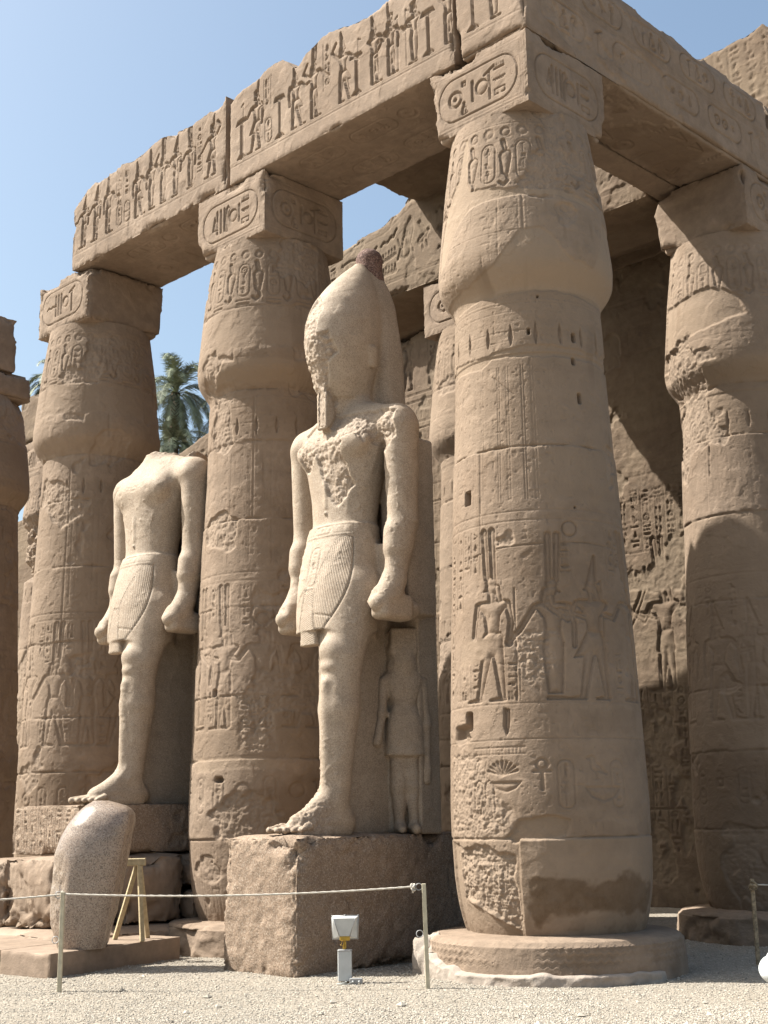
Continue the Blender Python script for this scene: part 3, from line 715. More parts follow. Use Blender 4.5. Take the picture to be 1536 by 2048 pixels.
    cartouche(can, .02, 3.685, .27, .11, rng, .012, ['men', 'disc', 'reed'], horiz=True, dbl=False)
    if head: cartouche(can, -.02, 3.22, .17, .50, rng, .02, ['men', 'house', 'disc', 'feather', 'water', 'bars'])
    # folds of the wrap-over kilt and the central tab
    tab = ss(.165, .155, np.abs(x+.045)+.12*(z-2.3))*ss(2.95, 2.92, z)*(y < -.6)*(z > 2.15)
    for a, b in (((-.30, 2.75), (-.13, 2.95)), ((.0, 3.02), (.13, 2.38)), ((-.07, 3.02), (-.20, 2.38))):
        can.draw([('l', [a, b], .008)], .012, 'flat')
    def pp(pts, dh, seed2): can.poly(pts, 2, 1., .008, .05, dh, True, seed2)
    if head:
        pp([(-.62, 5.12), (-.35, 5.22), (-.12, 5.28), (.10, 5.22), (.42, 5.20), (.72, 5.22), (.96, 5.15), (.98, 4.80), (.80, 4.62), (.68, 4.72), (.5, 4.88), (.35, 4.86), (.30, 4.62), (.36, 4.38), (.42, 4.25), (.20, 3.98), (.05, 4.15), (-.08, 4.5), (-.15, 4.72), (-.3, 4.55), (-.42, 4.55), (-.5, 4.75)], .030, 3.)
        pp([(-.42, 6.1), (-.28, 6.5), (-.05, 6.9), (.12, 6.6), (.08, 6.25), (.26, 6.28), (.3, 6.0), (.2, 5.85), (.13, 5.5), (.10, 5.0), (-.12, 5.0), (-.12, 5.5), (-.3, 5.8)], .030, 5.)
        lowleg = ss(1.15, .9, z+.25*(n1-.5))*ss(-.3, -.55, y)*ss(.35, .2, x)
        rough = np.maximum(lowleg, ss(.5, .3, z)*ss(-.7, -1.0, y))
    else:
        rough = ss(5.42, 5.46, z)*1.0
        for r_ in (.40, .47, .54, .59): can.draw([('l', [(r_*math.sin(a_), 5.38-r_*math.cos(a_)*.95) for a_ in np.linspace(-1.3, 1.3, 30)], .006)], .014, 'flat')
        for a_ in np.linspace(-1.25, 1.25, 46): can.draw([('l', [(.55*math.sin(a_), 5.38-.55*math.cos(a_)*.95), (.585*math.sin(a_), 5.38-.585*math.cos(a_)*.95)], .005)], .014, 'flat')
    hc, mm, bl = can.sample(x, z)
    hc = hc*front
    pat = mm[2]*front*((y < -.05)|(z < 5.4))
    rough = np.maximum(rough, pat)
    h = h-hc-rough*(.016*(n2-.5)*2+.034*(cg-.45)+.010*(n3-.5)*2)
    m[:, 2] = rough*.8
    # pleat phase: fan across the thigh, flat bars on the tab
    zq = np.clip((z-2.45)/1.15, 0, 1); llo = -.04+.36*zq**2.2; lhi = .20+.29*(1-(1-zq)**2.6)
    ph = (lat*.95+.20*z)*kilt*(1-tab)*(lat > llo)*(lat < lhi)*(1-(hc > .003))+(z-.35*x)*tab
    ph = ph*((z < 3.58) & (y < .25))
    h = h-.014*np.exp(-((lat-lhi)/.010)**2)*kilt*(z < 3.58)-.014*np.exp(-((z-(2.62-.25*(lat-.05)))/.010)**2)*(lat > .06)*(lat < lhi)*(y < 0)*body
    V = (V+N*h[:, None])*(np.array([S, S, S]) if head else np.array([S*1.05, S*1.02, S]))
    mk('body', V+np.array([cx, cy, cz]), F, M_GRAN, root, m, ph)
    if head:
        K = Vol((-.32, -.05, 6.85), (.32, .75, 7.95), .014)
        K.cone((0, .36, 7.05), (0, .36, 7.58), .16, .185, .05); K.cone((0, .40, 6.95), (0, .40, 7.3), .2, .17, .05)
        v, f = K.mesh(); f = outward(v-v.mean(0), f); w = v+np.array([cx, cy, cz]); nn = normals(v, f)
        w = w+nn*(.012*(fbm(w.T, 12, 3)-.5))[:, None]
        mk('crown_knob', w, f, M_KNOB, root, np.zeros((len(w), 3)))
        # queen carved beside the left leg
        Q = Vol((-.5, -.5, -.02), (.6, .6, 2.75), .014)
        Q.cone((.02, .03, 1.15), (0, .03, .55), .125, .10, .07); Q.cone((0, .03, .55), (0, .03, .10), .095, .062, .05)
        Q.cone((.15, .0, 1.15), (.17, .0, .55), .115, .085, .06); Q.cone((.17, .0, .55), (.17, .0, .10), .08, .058, .05)
        Q.cone((0, .0, .06), (-.01, -.17, .04), .07, .05, .05); Q.cone((.17, -.02, .06), (.17, -.20, .04), .065, .045, .05)
        Q.loft([.92, 1.05, 1.25, 1.42, 1.55, 1.72, 1.88, 1.98], [.08]*8, [.03]*8, [.25, .24, .23, .20, .16, .20, .24, .14], [.19, .18, .18, .17, .14, .17, .15, .12], 2.6, .05)
        Q.cone((-.17, 0.02, 1.84), (-.20, .0, 1.45), .062, .055, .05); Q.cone((-.20, .0, 1.45), (-.28, -.06, 1.08), .055, .05, .05)
        Q.cone((.32, 0.02, 1.84), (.35, .0, 1.3), .062, .055, .05); Q.cone((.35, .0, 1.3), (.34, -.02, .78), .055, .05, .04)
        Q.cone((.34, -.02, .74), (.34, -.02, .62), .06, .055, .04)
        Q.ell((.08, -.07, 2.08), (.13, .11, .17), .12); Q.box((-.11, -.04, 1.72), (.27, .2, 2.30), .08, .12)
        Q.box((-.09, -.10, 2.18), (.25, .2, 2.50), .04, .08)
        Q.box((-.26, .10, .0), (.42, .5, 2.46), .05, .08)
        v, f = Q.mesh(); f = outward(v-v.mean(0), f); nn = normals(v, f)
        ca_, sa_ = math.cos(.95), math.sin(.95)
        w = np.stack([v[:, 0]*ca_-v[:, 1]*sa_, v[:, 0]*sa_+v[:, 1]*ca_, v[:, 2]], -1)
        w = w+np.array([cx+.40, cy+.33, cz]); w += (nn*(.05*(fbm(w.T, 6, 3)-.5)+.012*(crag(w.T, 14)-.5))[:, None])
        mk('queen_relief', w, f, M_GRAN, root, np.zeros((len(w), 3)))
    return root
# ================================================================== the place
rng = random.Random(5)
CORE = (-9.53, 12.205)
# ground
def ground():
    xs = np.concatenate([[-600, -200, -80, -40], np.arange(-26, -3, .07), [0, 10, 40, 120, 500]])
    ys = np.concatenate([[-500, -150, -40, -10, 2], np.arange(6, 24, .07), [30, 60, 150, 600]])
    X, Y = np.meshgrid(xs, ys, indexing='ij'); X, Y = X.ravel(), Y.ravel()
    near = (np.abs(X+14.5) < 11) & (np.abs(Y-15) < 9)
    z = (.05*(fbm((X, Y, 0*X), .5, 2, 3)-.5)+.03*(fbm((X, Y, 0*X), 3, 3, 4)-.5))*near
    o = mk('gravel_ground', np.stack([X, Y, z], -1), gridF(len(xs), len(ys)), M_GRAVEL)
    tag(o, kind='structure')
ground()
def pebbles():
    r = np.random.RandomState(3); n = 120000
    d = 11.2+(r.rand(n)**1.5)*8; a = r.uniform(-.33, .33, n)+YAW+0*d
    x = -np.sin(a)*d; y = np.cos(a)*d
    s = .0045+.010*r.rand(n)**2.4; s[:90] = .02+.025*r.rand(90)
    z = .05*(fbm((x, y, 0*x), .5, 2, 3)-.5)+.03*(fbm((x, y, 0*x), 3, 3, 4)-.5)
    base = np.array([(1, 0, 0), (-1, 0, 0), (0, 1, 0), (0, -1, 0), (0, 0, 1), (0, 0, -1)], float)
    tri = np.array([(0, 2, 4), (2, 1, 4), (1, 3, 4), (3, 0, 4), (2, 0, 5), (1, 2, 5), (3, 1, 5), (0, 3, 5)])
    keep = r.rand(n) < .35+.65*ss(.38, .55, fbm((x, y, 0*x), .9, 3, 12)); s = np.where(keep, s, s*.35)
    V = base[None]*s[:, None, None]*(.7+.6*r.rand(n, 6, 1)); V[..., 2] *= .65
    A = r.rand(n)*6.28; c, q = np.cos(A)[:, None], np.sin(A)[:, None]
    V = np.stack([V[..., 0]*c-V[..., 1]*q, V[..., 0]*q+V[..., 1]*c, V[..., 2]], -1)
    V += np.stack([x, y, z+s*.25], -1)[:, None]
    F = (tri[None]+6*np.arange(n)[:, None, None]).reshape(-1, 3)
    g = (.62+.32*r.rand(n))[:, None]; g[r.rand(n) < .10] *= .5
    col = np.repeat(g*np.array([[.46, .405, .335]]), 6, 0)
    o = mk('loose_gravel', V.reshape(-1, 3), F, M_PEB, None, col, smooth=False)
    tag(o, 'pale loose gravel chips spread over the court', 'gravel', kind='stuff')
pebbles()

# ---------------- canvases for the columns
J3 = lambda th: A2R(th)
def canvas_col3():
    cv = Canvas(-1.76, 1.76, .3, 10.0, .0075)
    col_art(3, cv, False)
    figure(cv, A2R(-30)*1.04, 2.87, 1.34, -1, 'king', 'plumes', 'down', False, .036, .05)
    figure(cv, A2R(7)*1.04, 2.86, 1.28, 1, 'woman', 'plumes', 'hold', False, .036, .05)
    figure(cv, A2R(32)*1.04, 2.86, 1.32, -1, 'king', 'white', 'offer', False, .036, .05)
    figure(cv, A2R(66)*1.04, 2.86, 1.34, -1, 'god', 'plumes', 'staff', True, .034, .05)
    cv.draw([('r', A2R(21), 4.75, .085, .012)], .02, 'flat')
    cv.draw([('l', [(A2R(-15.5), 2.87), (A2R(-15.5), 4.1)], .01)], .02, 'flat')
    r = random.Random(11)
    for th, z1, z0 in ((-58, 4.8, 3.9), (-50, 4.8, 4.35), (-42, 4.8, 4.3), (-53, 3.4, 2.9), (-42, 3.38, 2.9), (-17, 3.3, 2.9), (16, 4.6, 4.2), (50, 4.8, 4.2), (58, 4.8, 4.3), (49, 3.4, 2.9), (-70, 4.8, 3.0), (82, 4.8, 3.0)):
        glyph_col(cv, A2R(th)*1.04, z1, z0, .12, r, .022)
    # lower register: lotus, baskets, tall feathers
    cv.draw([('l', [(A2R(-46), 2.38), (A2R(-12), 2.38)], .008), ('l', [(A2R(-46), 2.31), (A2R(-12), 2.31)], .006)], .016, 'flat')
    for k in range(16): cv.draw([('l', [(A2R(-46+k*2.1), 2.31), (A2R(-46+k*2.1), 2.38)], .005)], .012, 'flat')
    for k in range(9):
        a = -1.2+k*.3; cv.draw([('k', A2R(-26), 2.08, A2R(-26)+.17*math.sin(a), 2.08+.15*math.cos(a), .006, .018)], .022, 'flat')
    cv.draw([('p', [(A2R(-35), 2.02), (A2R(-14), 2.02), (A2R(-18), 1.94), (A2R(-24), 1.90), (A2R(-31), 1.94)])], .028, 'sunk', .03)
    for u0 in (-.80, -.66): cv.draw([('l', [(u0, 2.0), (u0, 1.72), (u0+.04, 1.66)], .009), ('l', [(u0, 2.0), (u0+.05, 2.04), (u0+.10, 2.0), (u0+.12, 1.7)], .009)], .018, 'flat')
    for u0 in (-.92, -.78): cv.draw([('l', [(u0, 1.62), (u0+.15, 2.25)], .006), ('l', [(u0+.04, 1.62), (u0+.19, 2.25)], .005)], .012, 'flat')
    for th in (10, 42): cartouche(cv, A2R(th), 1.98, .16, .5, r, .016)
    cv.draw([('p', [(A2R(20), 1.95), (A2R(44), 1.95), (A2R(40), 1.84), (A2R(32), 1.79), (A2R(24), 1.84)])], .02, 'sunk', .03)
    glyph(cv, 'ankh', A2R(-3), 2.1, .34, .02); glyph(cv, 'bird', A2R(28), 2.15, .26, .018)
    # bud-shaped cuts between 2.46 and 2.84
    cv.draw([('p', [(A2R(-24), 2.80), (A2R(-20), 2.78), (A2R(-20.5), 2.6), (A2R(-22.5), 2.49), (A2R(-24.5), 2.6)])], .05, 'sunk', .04)
    for k in range(9): cv.draw([('l', [(A2R(12+k*6), 2.49), (A2R(14+k*6), 2.80), (A2R(17+k*6), 2.49)], .005)], .010, 'flat')
    d = lambda L: [(A2R(a)*1.0, b) for a, b in L]
    # smooth repair mortar
    cv.poly(d([(-95, 7.5), (-86, 7.72), (-60, 7.74), (-41, 7.78), (-21.4, 7.9), (-11, 8.09), (-1.9, 8.30), (10.6, 8.33), (18.3, 8.22), (24.5, 8.03), (33.5, 7.95), (49.5, 7.93), (58, 8.2), (66, 8.6), (95, 8.6), (95, 7.6), (60, 7.56), (18, 7.60), (-37, 7.57)]), 0, 1, .01, .03, .012, True, 2)
    cv.poly(d([(-67.5, 8.85), (-52, 9.2), (-48, 9.72), (-44, 9.72), (-42, 9.14), (-38, 8.96), (-7.4, 8.87), (30, 8.84), (60, 8.75), (62, 8.68), (20, 8.76), (-14, 8.76), (-37.6, 8.72), (-44.6, 8.64), (-55.4, 8.45), (-63, 8.2), (-75, 8.1), (-75, 8.5)]), 0, 1, .01, .03, .014, True, 3)
    cv.poly(d([(-75, 6.78), (-38, 6.72), (-27, 6.80), (20, 6.80), (75, 6.78), (75, 6.88), (15, 6.92), (-6, 6.93), (-27, 6.9), (-38, 6.84), (-75, 6.92)]), 0, .8, .01, .04, .014, True, 4)
    cv.poly(d([(12, 5.7), (60, 5.74), (85, 5.2), (80, 5.02), (40, 5.02), (10, 5.1), (-5, 5.3), (-2, 5.6)]), 0, .5, .05, .1, .0, False, 5)
    cv.poly(d([(-57, 3.55), (-30, 3.62), (-32, 3.4), (-44, 3.28), (-60, 3.3)]), 0, .6, .03, .06, .004, True, 6)
    # rough-pecked areas
    cv.poly(d([(-20, 3.6), (6, 3.62), (7, 3.2), (-6, 3.05), (-18, 3.25)]), 2, .8, .03, .08, .0, False, 7)
    cv.poly(d([(-72, 2.35), (-40, 2.30), (-33, 2.0), (-28, 1.85), (-20, 1.75), (-18, 1.52), (-45, 1.43), (-75, 1.48)]), 2, .75, .04, .08, .0, False, 8)
    cv.poly(d([(-66, 1.36), (-40, 1.33), (-20, 1.28), (-20, .5), (-34, .62), (-50, .75), (-66, .8)]), 2, 1, .02, .06, .03, True, 9)
    cv.poly(d([(-78, 1.40), (-66, 1.37), (-66, .8), (-50, .72), (-34, .6), (-20, .5), (-20, .3), (-80, .3)]), 0, .7, .02, .03, .03, True, 10)
    cv.poly(d([(-26, 1.44), (-17, 1.62), (2, 1.67), (11, 1.61), (9, 1.45), (-20, 1.38)]), 0, .8, .01, .03, .035, True, 11)
    # squared insert stone, standing proud, with tide-line stains
    cv.poly(d([(-17.0, 1.42), (-18.2, .3), (83, .3), (78, 1.43)]), None, 1, .008, .008, -.022, True, 12)
    cv.poly(d([(-14, 1.02), (0, 1.10), (12, 1.0), (30, .98), (48, 1.06), (64, .98), (72, .85), (68, .62), (30, .70), (0, .66), (-10, .58), (-16, .75)]), 1, .95, .05, .13, .0, False, 13)
    cv.poly(d([(0, 1.75), (-22, 1.74), (-30, 1.5), (-16, 1.44), (78, 1.45), (80, 1.56), (40, 1.58), (14, 1.68)]), 1, .35, .04, .06, .0, False, 14)
    cv.poly(d([(18, 2.78), (45, 2.79), (66, 2.74), (66, 2.5), (40, 2.5), (24, 2.52)]), 1, .35, .04, .1, .0, False, 15)
    # holes
    for th, z, w, hh in ((35.4, 7.05, .035, .06), (34.3, 6.76, .035, .05), (37, 6.31, .035, .07), (.6, 7.1, .022, .04), (8.5, 7.53, .018, .018), (-20, 3.05, .012, .012), (26, 5.0, .015, .015)):
        cv.draw([('b', A2R(th), z, w, hh, min(w, hh)*.8, 0)], .09, 'flat', edge=.012)
    cv.draw([('b', A2R(-51.6), 5.22, .062, .09, .005, 0)], .17, 'flat', edge=.010)
    cv.draw([('b', A2R(-50), 2.68, .065, .11, .05, 0)], .22, 'flat', edge=.02)
    cv.poly(d([(-66, 2.62), (-54, 2.64), (-50, 2.5), (-58, 2.42), (-66, 2.5)]), 2, .6, .03, .03, .10, True, 16)
    # long crack and slipped joint
    cv.draw([('l', [(A2R(-39.5), 5.68), (A2R(-39.4), 4.55)], .006), ('l', [(A2R(-28), 6.6), (A2R(-12), 6.35)], .006), ('l', [(A2R(-50), 4.5), (A2R(-30), 4.56), (A2R(0), 4.58), (A2R(30), 4.60), (A2R(60), 4.57)], .007)], .022, 'flat')
    return cv
def canvas_col(seed, extra=None, lo=.3, hi=10.0, res=.009, figs=True):
    cv = Canvas(-1.76, 1.76, lo, hi, res)
    r = random.Random(seed)
    ths = [-62, -33, -4, 26, 55]
    F = []
    for i, th in enumerate(ths):
        F.append((th+r.uniform(-3, 3), r.choice([-1, 1]), r.choice(['king', 'woman', 'god', 'king']), r.choice(['plumes', 'disc', 'white', 'plumes']), r.choice(['down', 'offer', 'hold', 'staff'])))
    col_art(seed, cv, F if figs else False)
    for th in (-76, -48, -40, -18, 11, 40, 48, 74):
        glyph_col(cv, A2R(th)*1.04, 4.8, 4.8-r.uniform(.3, .8), .12, r, .02)
        if r.random() < .6: glyph_col(cv, A2R(th)*1.04, 3.4, 2.9, .12, r, .018)
    for k in range(-4, 5):
        u = k*.33
        r2 = r.random()
        if r2 < .5: glyph(cv, r.choice(SQ), u, 2.05, .3, .02)
        else: cartouche(cv, u, 2.0, .15, .46, r, .016)
    if extra: extra(cv)
    return cv
def ab_canvas(seed, names, names2, x0, x1, z0=9.92, z1=10.9):
    r = random.Random(seed); C1 = Canvas(x0, x1, z0, z1, .006)
    w = x1-x0; cx = (x0+x1)/2; cz = (z0+z1)/2
    C1.draw([('b', cx, cz, w/2-.07, .40, .01, .005)], .010, 'flat'); C1.draw([('b', cx, cz-.0, w/2-.10, .36, .01, .005)], .010, 'flat')
    cartouche(C1, cx, cz-.01, w*.80, .58, r, .036, names, True)
    return C1
ABN = ['sun', ('square', 'god'), 'stroke', 'disc', 'was', ('men', 'water', 'house')]
ABN2 = ['tri', 'bars', 'reed', 'disc', 'stroke', ('men', 'bowl', 'house')]
def abac(cx, cy, seed, n1, n2, **k):
    return dict(step=.011, fine=('-y', '+x', '-z'), cv={'-y': ab_canvas(seed, n1, 0, cx-.79, cx+.79), '+x': ab_canvas(seed+1, n2, 0, cy-.79, cy+.79)}, seed=seed, **k)

def edge3(P, n2):   # the bottom corners of the corner abacus are knocked off
    a = .26*ss(10.32, 9.95, P[2])*ss(CORE[0]-.45, CORE[0]-.8, P[0]); b = .16*ss(10.3, 9.95, P[2])*ss(CORE[1]+.5, CORE[1]+.8, P[1])
    return (a+b)*(.5+n2)
column(CORE, 'tall corner column with smooth repair mortar on its capital and carved figures on its shaft', 'papyrus columns of the front portico', canvas_col3(),
       zs=(1.43, 5.72, 6.85, 7.62, 8.83), vj=((J3(-39.4), 5.0, 5.7), (J3(0), 8.3, 8.8)), seed=1.3, step=.0095, dmg=-1.3, base='wave', abacus=abac(*CORE, 21, ABN, ABN2, edgefn=edge3))
def ex2(cv):
    d = lambda L: [(A2R(a), b) for a, b in L]
    cv.poly(d([(-40, 8.75), (5, 8.85), (60, 8.8), (62, 8.2), (20, 8.18), (-20, 8.2), (-46, 8.1), (-52, 8.5)]), 0, .5, .03, .06, .008, True, 3)
    cv.poly(d([(-58, 7.7), (-30, 7.68), (20, 7.68), (80, 7.7), (80, 8.05), (0, 8.0), (-40, 8.0)]), 0, .7, .03, .05, .0, True, 4)
    cv.poly(d([(-25, 3.3), (0, 3.3), (4, 2.55), (-22, 2.6)]), 2, .8, .03, .08, .0, False, 7)
    cv.poly(d([(-64, 2.5), (-10, 2.52), (10, 2.4), (10, 2.3), (-30, 2.34), (-64, 2.3)]), 0, .7, .02, .04, .006, True, 8)
    cv.poly(d([(-46, 1.75), (-25, 2.1), (0, 1.9), (10, 1.4), (-20, 1.3), (-40, 1.5)]), 2, .8, .03, .10, .03, True, 9)
    cv.poly(d([(-30, 1.9), (60, 2.4), (80, 2.2), (80, .5), (0, .6), (-30, 1.1)]), 1, .65, .15, .2, 0, False, 10)
    cv.draw([('b', A2R(-38), 2.2, .07, .045, .04, 0)], .12, 'flat', edge=.02); cv.draw([('b', A2R(-45), 3.35, .03, .05, .02, 0)], .1, 'flat', edge=.012)
    for k in range(22): cv.draw([('l', [(A2R(-74+k*3.0), .5), (A2R(-74+k*3.0), 1.45)], .005)], .008, 'flat')
P2 = (-14.39, 12.22)
column(P2, 'column directly behind the crowned statue, lit only down its left side', 'papyrus columns of the front portico', canvas_col(22, ex2),
       vj=((J3(-15), 5.7, 7.5), (J3(-30), 7.9, 8.7)), seed=2.1, dmg=-.1, base='rough', step=.0135,
       abacus=abac(*P2, 31, ABN2, ABN, edgefn=lambda P, n2: .2*ss(10.25, 9.95, P[2])*ss(P2[0]-.2, P2[0]-.75, P[0])*(.5+n2)))
def ex1(cv):
    d = lambda L: [(A2R(a), b) for a, b in L]
    cv.poly(d([(-60, 8.9), (-20, 8.8), (70, 8.8), (70, 8.3), (0, 8.25), (-60, 8.3)]), 0, .5, .03, .06, .01, True, 3)
    cv.poly(d([(-20, 9.7), (80, 9.75), (80, 9.2), (10, 9.15)]), 2, .6, .1, .1, .02, True, 4)
    cv.poly(d([(-80, 2.6), (80, 2.5), (80, .5), (-80, .5)]), 1, .55, .2, .2, 0, False, 10)
    cv.poly(d([(-20, 4.25), (0, 4.3), (2, 4.0), (-18, 3.95)]), 2, 1, .03, .08, .03, True, 11)
P1 = (-18.98, 12.22)
column(P1, 'column behind the headless statue, carrying the left end of the long beam', 'papyrus columns of the front portico', canvas_col(33, ex1),
       vj=((J3(-28), 4.3, 7.4), (J3(10), 8.0, 8.7)), seed=3.7, dmg=.1, base='rough', step=.0155,
       abacus=dict(step=.014, cv={'-y': ab_canvas(41, ['snake', 'bars', 'disc', 'was'], 0, P1[0]-.79, P1[0]+.79)}, seed=41, chip=.14, er=.03, edgefn=lambda P, n2: .26*ss(10.5, 9.95, P[2])*ss(P1[1]+.3, P1[1]+.75, P[1])*(.5+n2)))
def brk0(T_, Z_, R, m, n, n2, P):
    top_ = 9.35+.9*(n-.5)
    over = np.maximum(0, Z_-top_); return R*(1-.25*ss(0, .9, over)), m, Z_
P0 = (-23.3, 12.22)
c0 = column(P0, 'reddish column at the left edge of the photo with a narrow broken block on top', 'papyrus columns of the front portico', canvas_col(44, figs=True),
       seed=5.2, dmg=1.2, base='rough', step=.02, mask_fn=brk0)
block('abacus', M_SAND, c0, (-24.1, -22.48), (11.4, 12.98), (9.75, 10.32), step=.03, er=.03, chip=.06, chw=.08, seed=8, lump=.02)
block('broken_block', M_SAND, c0, (-23.4, -22.50), (11.7, 12.6), (10.3, 11.42), step=.03, er=.03, chip=.06, chw=.10, seed=9, lump=.02)
def ex4(cv):
    d = lambda L: [(A2R(a), b) for a, b in L]
    cv.poly(d([(-82, 9.1), (-60, 9.0), (-20, 9.1), (5, 8.9), (10, 8.6), (-20, 8.45), (-75, 8.35)]), 0, .7, .02, .05, .03, True, 3)
    cv.poly(d([(-88, 8.3), (-60, 8.35), (-38, 8.45), (-35, 8.0), (-30, 7.75), (-48, 7.5), (-80, 7.6)]), 2, .8, .03, .12, .06, True, 4)
    cv.poly(d([(-30, 7.95), (80, 8.0), (80, 7.62), (-30, 7.6)]), 0, .8, .02, .04, .0, True, 5)
    cv.poly(d([(-80, 2.4), (80, 2.5), (80, .5), (-80, .5)]), 1, .5, .2, .2, 0, False, 10)
    cv.draw([('b', A2R(-64), 8.05, .03, .07, .03, 0)], .12, 'flat', edge=.02)
    cv.draw([('l', [(A2R(-38), 9.7), (A2R(-40), 8.6)], .012), ('l', [(A2R(-30), 7.4), (A2R(-33), 6.3)], .010)], .03, 'flat')
P4 = (-9.5, 17.18)
column(P4, 'column at the right edge, crossed by a diagonal shadow, with a broken capital', 'papyrus columns of the front portico', canvas_col(55, ex4),
       seed=6.1, dmg=.2, base='rough', step=.0145,
       abacus=dict(step=.013, cv={'+x': ab_canvas(51, ABN, 0, P4[1]-.79, P4[1]+.79)}, seed=51, chip=.14, er=.02, edgefn=lambda P, n2: .28*ss(10.6, 9.95, P[2])*ss(P4[0]-.35, P4[0]-.75, P[0])*ss(P4[1]+.1, P4[1]-.7, P[1])*(.5+n2)))
# second row
P5 = (-14.3, 17.15)
def brk5(T_, Z_, R, m, n, n2, P):      # a piece of the bud is broken out on its right side
    hole = ss(.12, .3, T_)*ss(7.55, 7.7, Z_+.25*(n-.5))*ss(8.6, 8.2, Z_+.3*(n-.5)+.4*(T_ > .9)); R = R-.30*hole*(.7+.6*n2); m[:, 2] = np.maximum(m[:, 2], hole)
    return R, m, Z_
column(P5, 'inner column glimpsed between the crowned statue and the corner column', 'columns of the inner row', canvas_col(66),
       seed=7.1, dmg=.5, base='rough', step=.02, mask_fn=brk5,
       abacus=dict(step=.016, fine=('-y', '+x'), cv={'-y': ab_canvas(61, ['sun', 'snake', 'disc', 'was'], 0, P5[0]-.79, P5[0]+.79)}, seed=61, chip=.05))
def brk6(T_, Z_, R, m, n, n2, P):
    hole = ss(7.3, 7.5, Z_+.5*(n-.5))*ss(8.9, 8.6, Z_+.5*(n-.5)); R = R-.24*hole*(.4+1.2*n2); m[:, 2] = np.maximum(m[:, 2], hole*.8)
    return R, m, Z_
P6 = (-28.0, 17.15)
column(P6, 'eroded inner column in the gap left of the column behind the headless statue', 'columns of the inner row', canvas_col(77),
       seed=8.1, dmg=1., base='rough', step=.025, mask_fn=brk6,
       abacus=dict(step=.02, fine=('-y', '+x'), cv={'-y': ab_canvas(71, ABN2, 0, P6[0]-.79, P6[0]+.79)}, seed=71, chip=.08))
column((-18.98, 17.15), 'inner column hidden in shade behind the column next to the crowned statue', 'columns of the inner row', canvas_col(88, res=.02),
       seed=9.1, dmg=.6, base='rough', step=.04, abacus=dict(step=.05, seed=81))
column((-9.5, 22.2), 'farthest column of the right wing, behind the right-edge column', 'papyrus columns of the front portico', canvas_col(99, res=.02),
       seed=9.7, dmg=.6, base='rough', step=.04, abacus=dict(step=.05, seed=91))

# ---------------- architraves
YF = CORE[1]-.785      # front plane of the long beam
XF = CORE[0]+.785      # outer plane of the right-hand beam
def arch_front(x0, x1, seed, n, worn=0.):
    cv = Canvas(x0, x1, 10.9, 12.5, .0075); r = random.Random(seed)
    cv.draw([('l', [(x0, 11.17), (x1, 11.17)], .009)], .012, 'flat'); cv.draw([('l', [(x0, 11.21), (x1, 11.21)], .006)], .008, 'flat')
    x = x0+.25; k = 0
    while x < x1-.2:
        q = r.random()
        if q < .62:
            figure(cv, x+.1, 11.24, .82*r.uniform(.94, 1.04), r.choice([-1, 1, 1]), r.choice(['king', 'god', 'king', 'woman']), r.choice(['white', 'disc', 'red', 'plumes']), r.choice(['offer', 'down', 'staff', 'hold', 'smite']), r.random() < .4, .046, .04)
            x += r.uniform(.30, .44)
        elif q < .85:
            h_ = r.uniform(.35, .95); glyph_col(cv, x, 12.2, 12.2-h_, .13, r, .035); x += .22
            if h_ < .6: cartouche(cv, x-.2, 11.45, .15, .36, r, .03)
        else:
            cv.draw([('k', 0, 0, 0, .5, .02, .02), ('p', [(-.12, .5), (.12, .5), (.09, .56), (-.09, .56)]), ('p', [(-.1, 0), (.1, 0), (.03, .06), (-.03, .06)])], .05, 'sunk', .04, T=(x+.05, 11.24, 1.1, 1, 0)); x += .3
        k += 1
    return cv
def toprag(x0, x1, z0, pts, seed, amp=.045):
    xs_, zs_ = zip(*pts)
    def f(P):
        t = np.interp(P[0], xs_, zs_)+amp*2*(fbm((P[0], 0*P[0], 0*P[0]+seed), 2.5, 4, seed)-.5)+.035*(crag((P[0], P[1]*.4, 0*P[0]), 5, seed)-.5)
        s = (t-z0)/(12.32-z0); w = ss(11.9, 12.32, P[2]); P[2] = P[2]+(t-12.32)*np.clip((P[2]-11.3)/1.02, 0, 1)**2
        return P
    return f
def soffit(x0, x1, y0, y1, seed, along='x'):
    cv = Canvas(x0, x1, y0, y1, .012); r = random.Random(seed)
    if along == 'x':
        y = (y0+y1)/2
        for yy in (y-.02, y+.02, y0+.16, y1-.16): cv.draw([('l', [(x0, yy), (x1, yy)], .006)], .01, 'flat')
        for sy in (-1, 1):
            x = x0+1.2
            while x < x1-1:
                if r.random() < .35: cartouche(cv, x+.4, y+sy*.34, .8, .34, r, .022, None, True); x += 1.05
                else: glyph(cv, r.choice(SQ+TALL), x, y+sy*.34, .36, .022); x += .4
    else:
        x = (x0+x1)/2
        for xx in (x-.02, x+.02, x0+.16, x1-.16): cv.draw([('l', [(xx, y0), (xx, y1)], .006)], .01, 'flat')
        for sx in (-1, 1):
            y = y0+1.2
            while y < y1-1: glyph(cv, r.choice(SQ+WIDE), x+sx*.34, y, .38, .022); y += .42
    return cv
XA, XB, XE = -9.86, -14.42, -18.72
g = 'roof beams of the front portico'
o = block('architrave', M_SAND, None, (XB+.02, XA-.025), (YF, YF+1.57), (10.905, 12.32), step=.0125, cv={'-y': arch_front(XB, XA, 105, 9), '-z': soffit(XB, XA, YF, YF+1.57, 7)}, seed=11.3, dmg=.0, er=.010, chip=.05, chw=.05,
      warp=toprag(0, 0, 10.9, [(-14.4, 12.25), (-14.1, 12.42), (-13.2, 12.48), (-12.9, 12.25), (-12.2, 12.45), (-11.6, 12.3), (-11, 12.42), (-9.8, 12.42)], 2.))
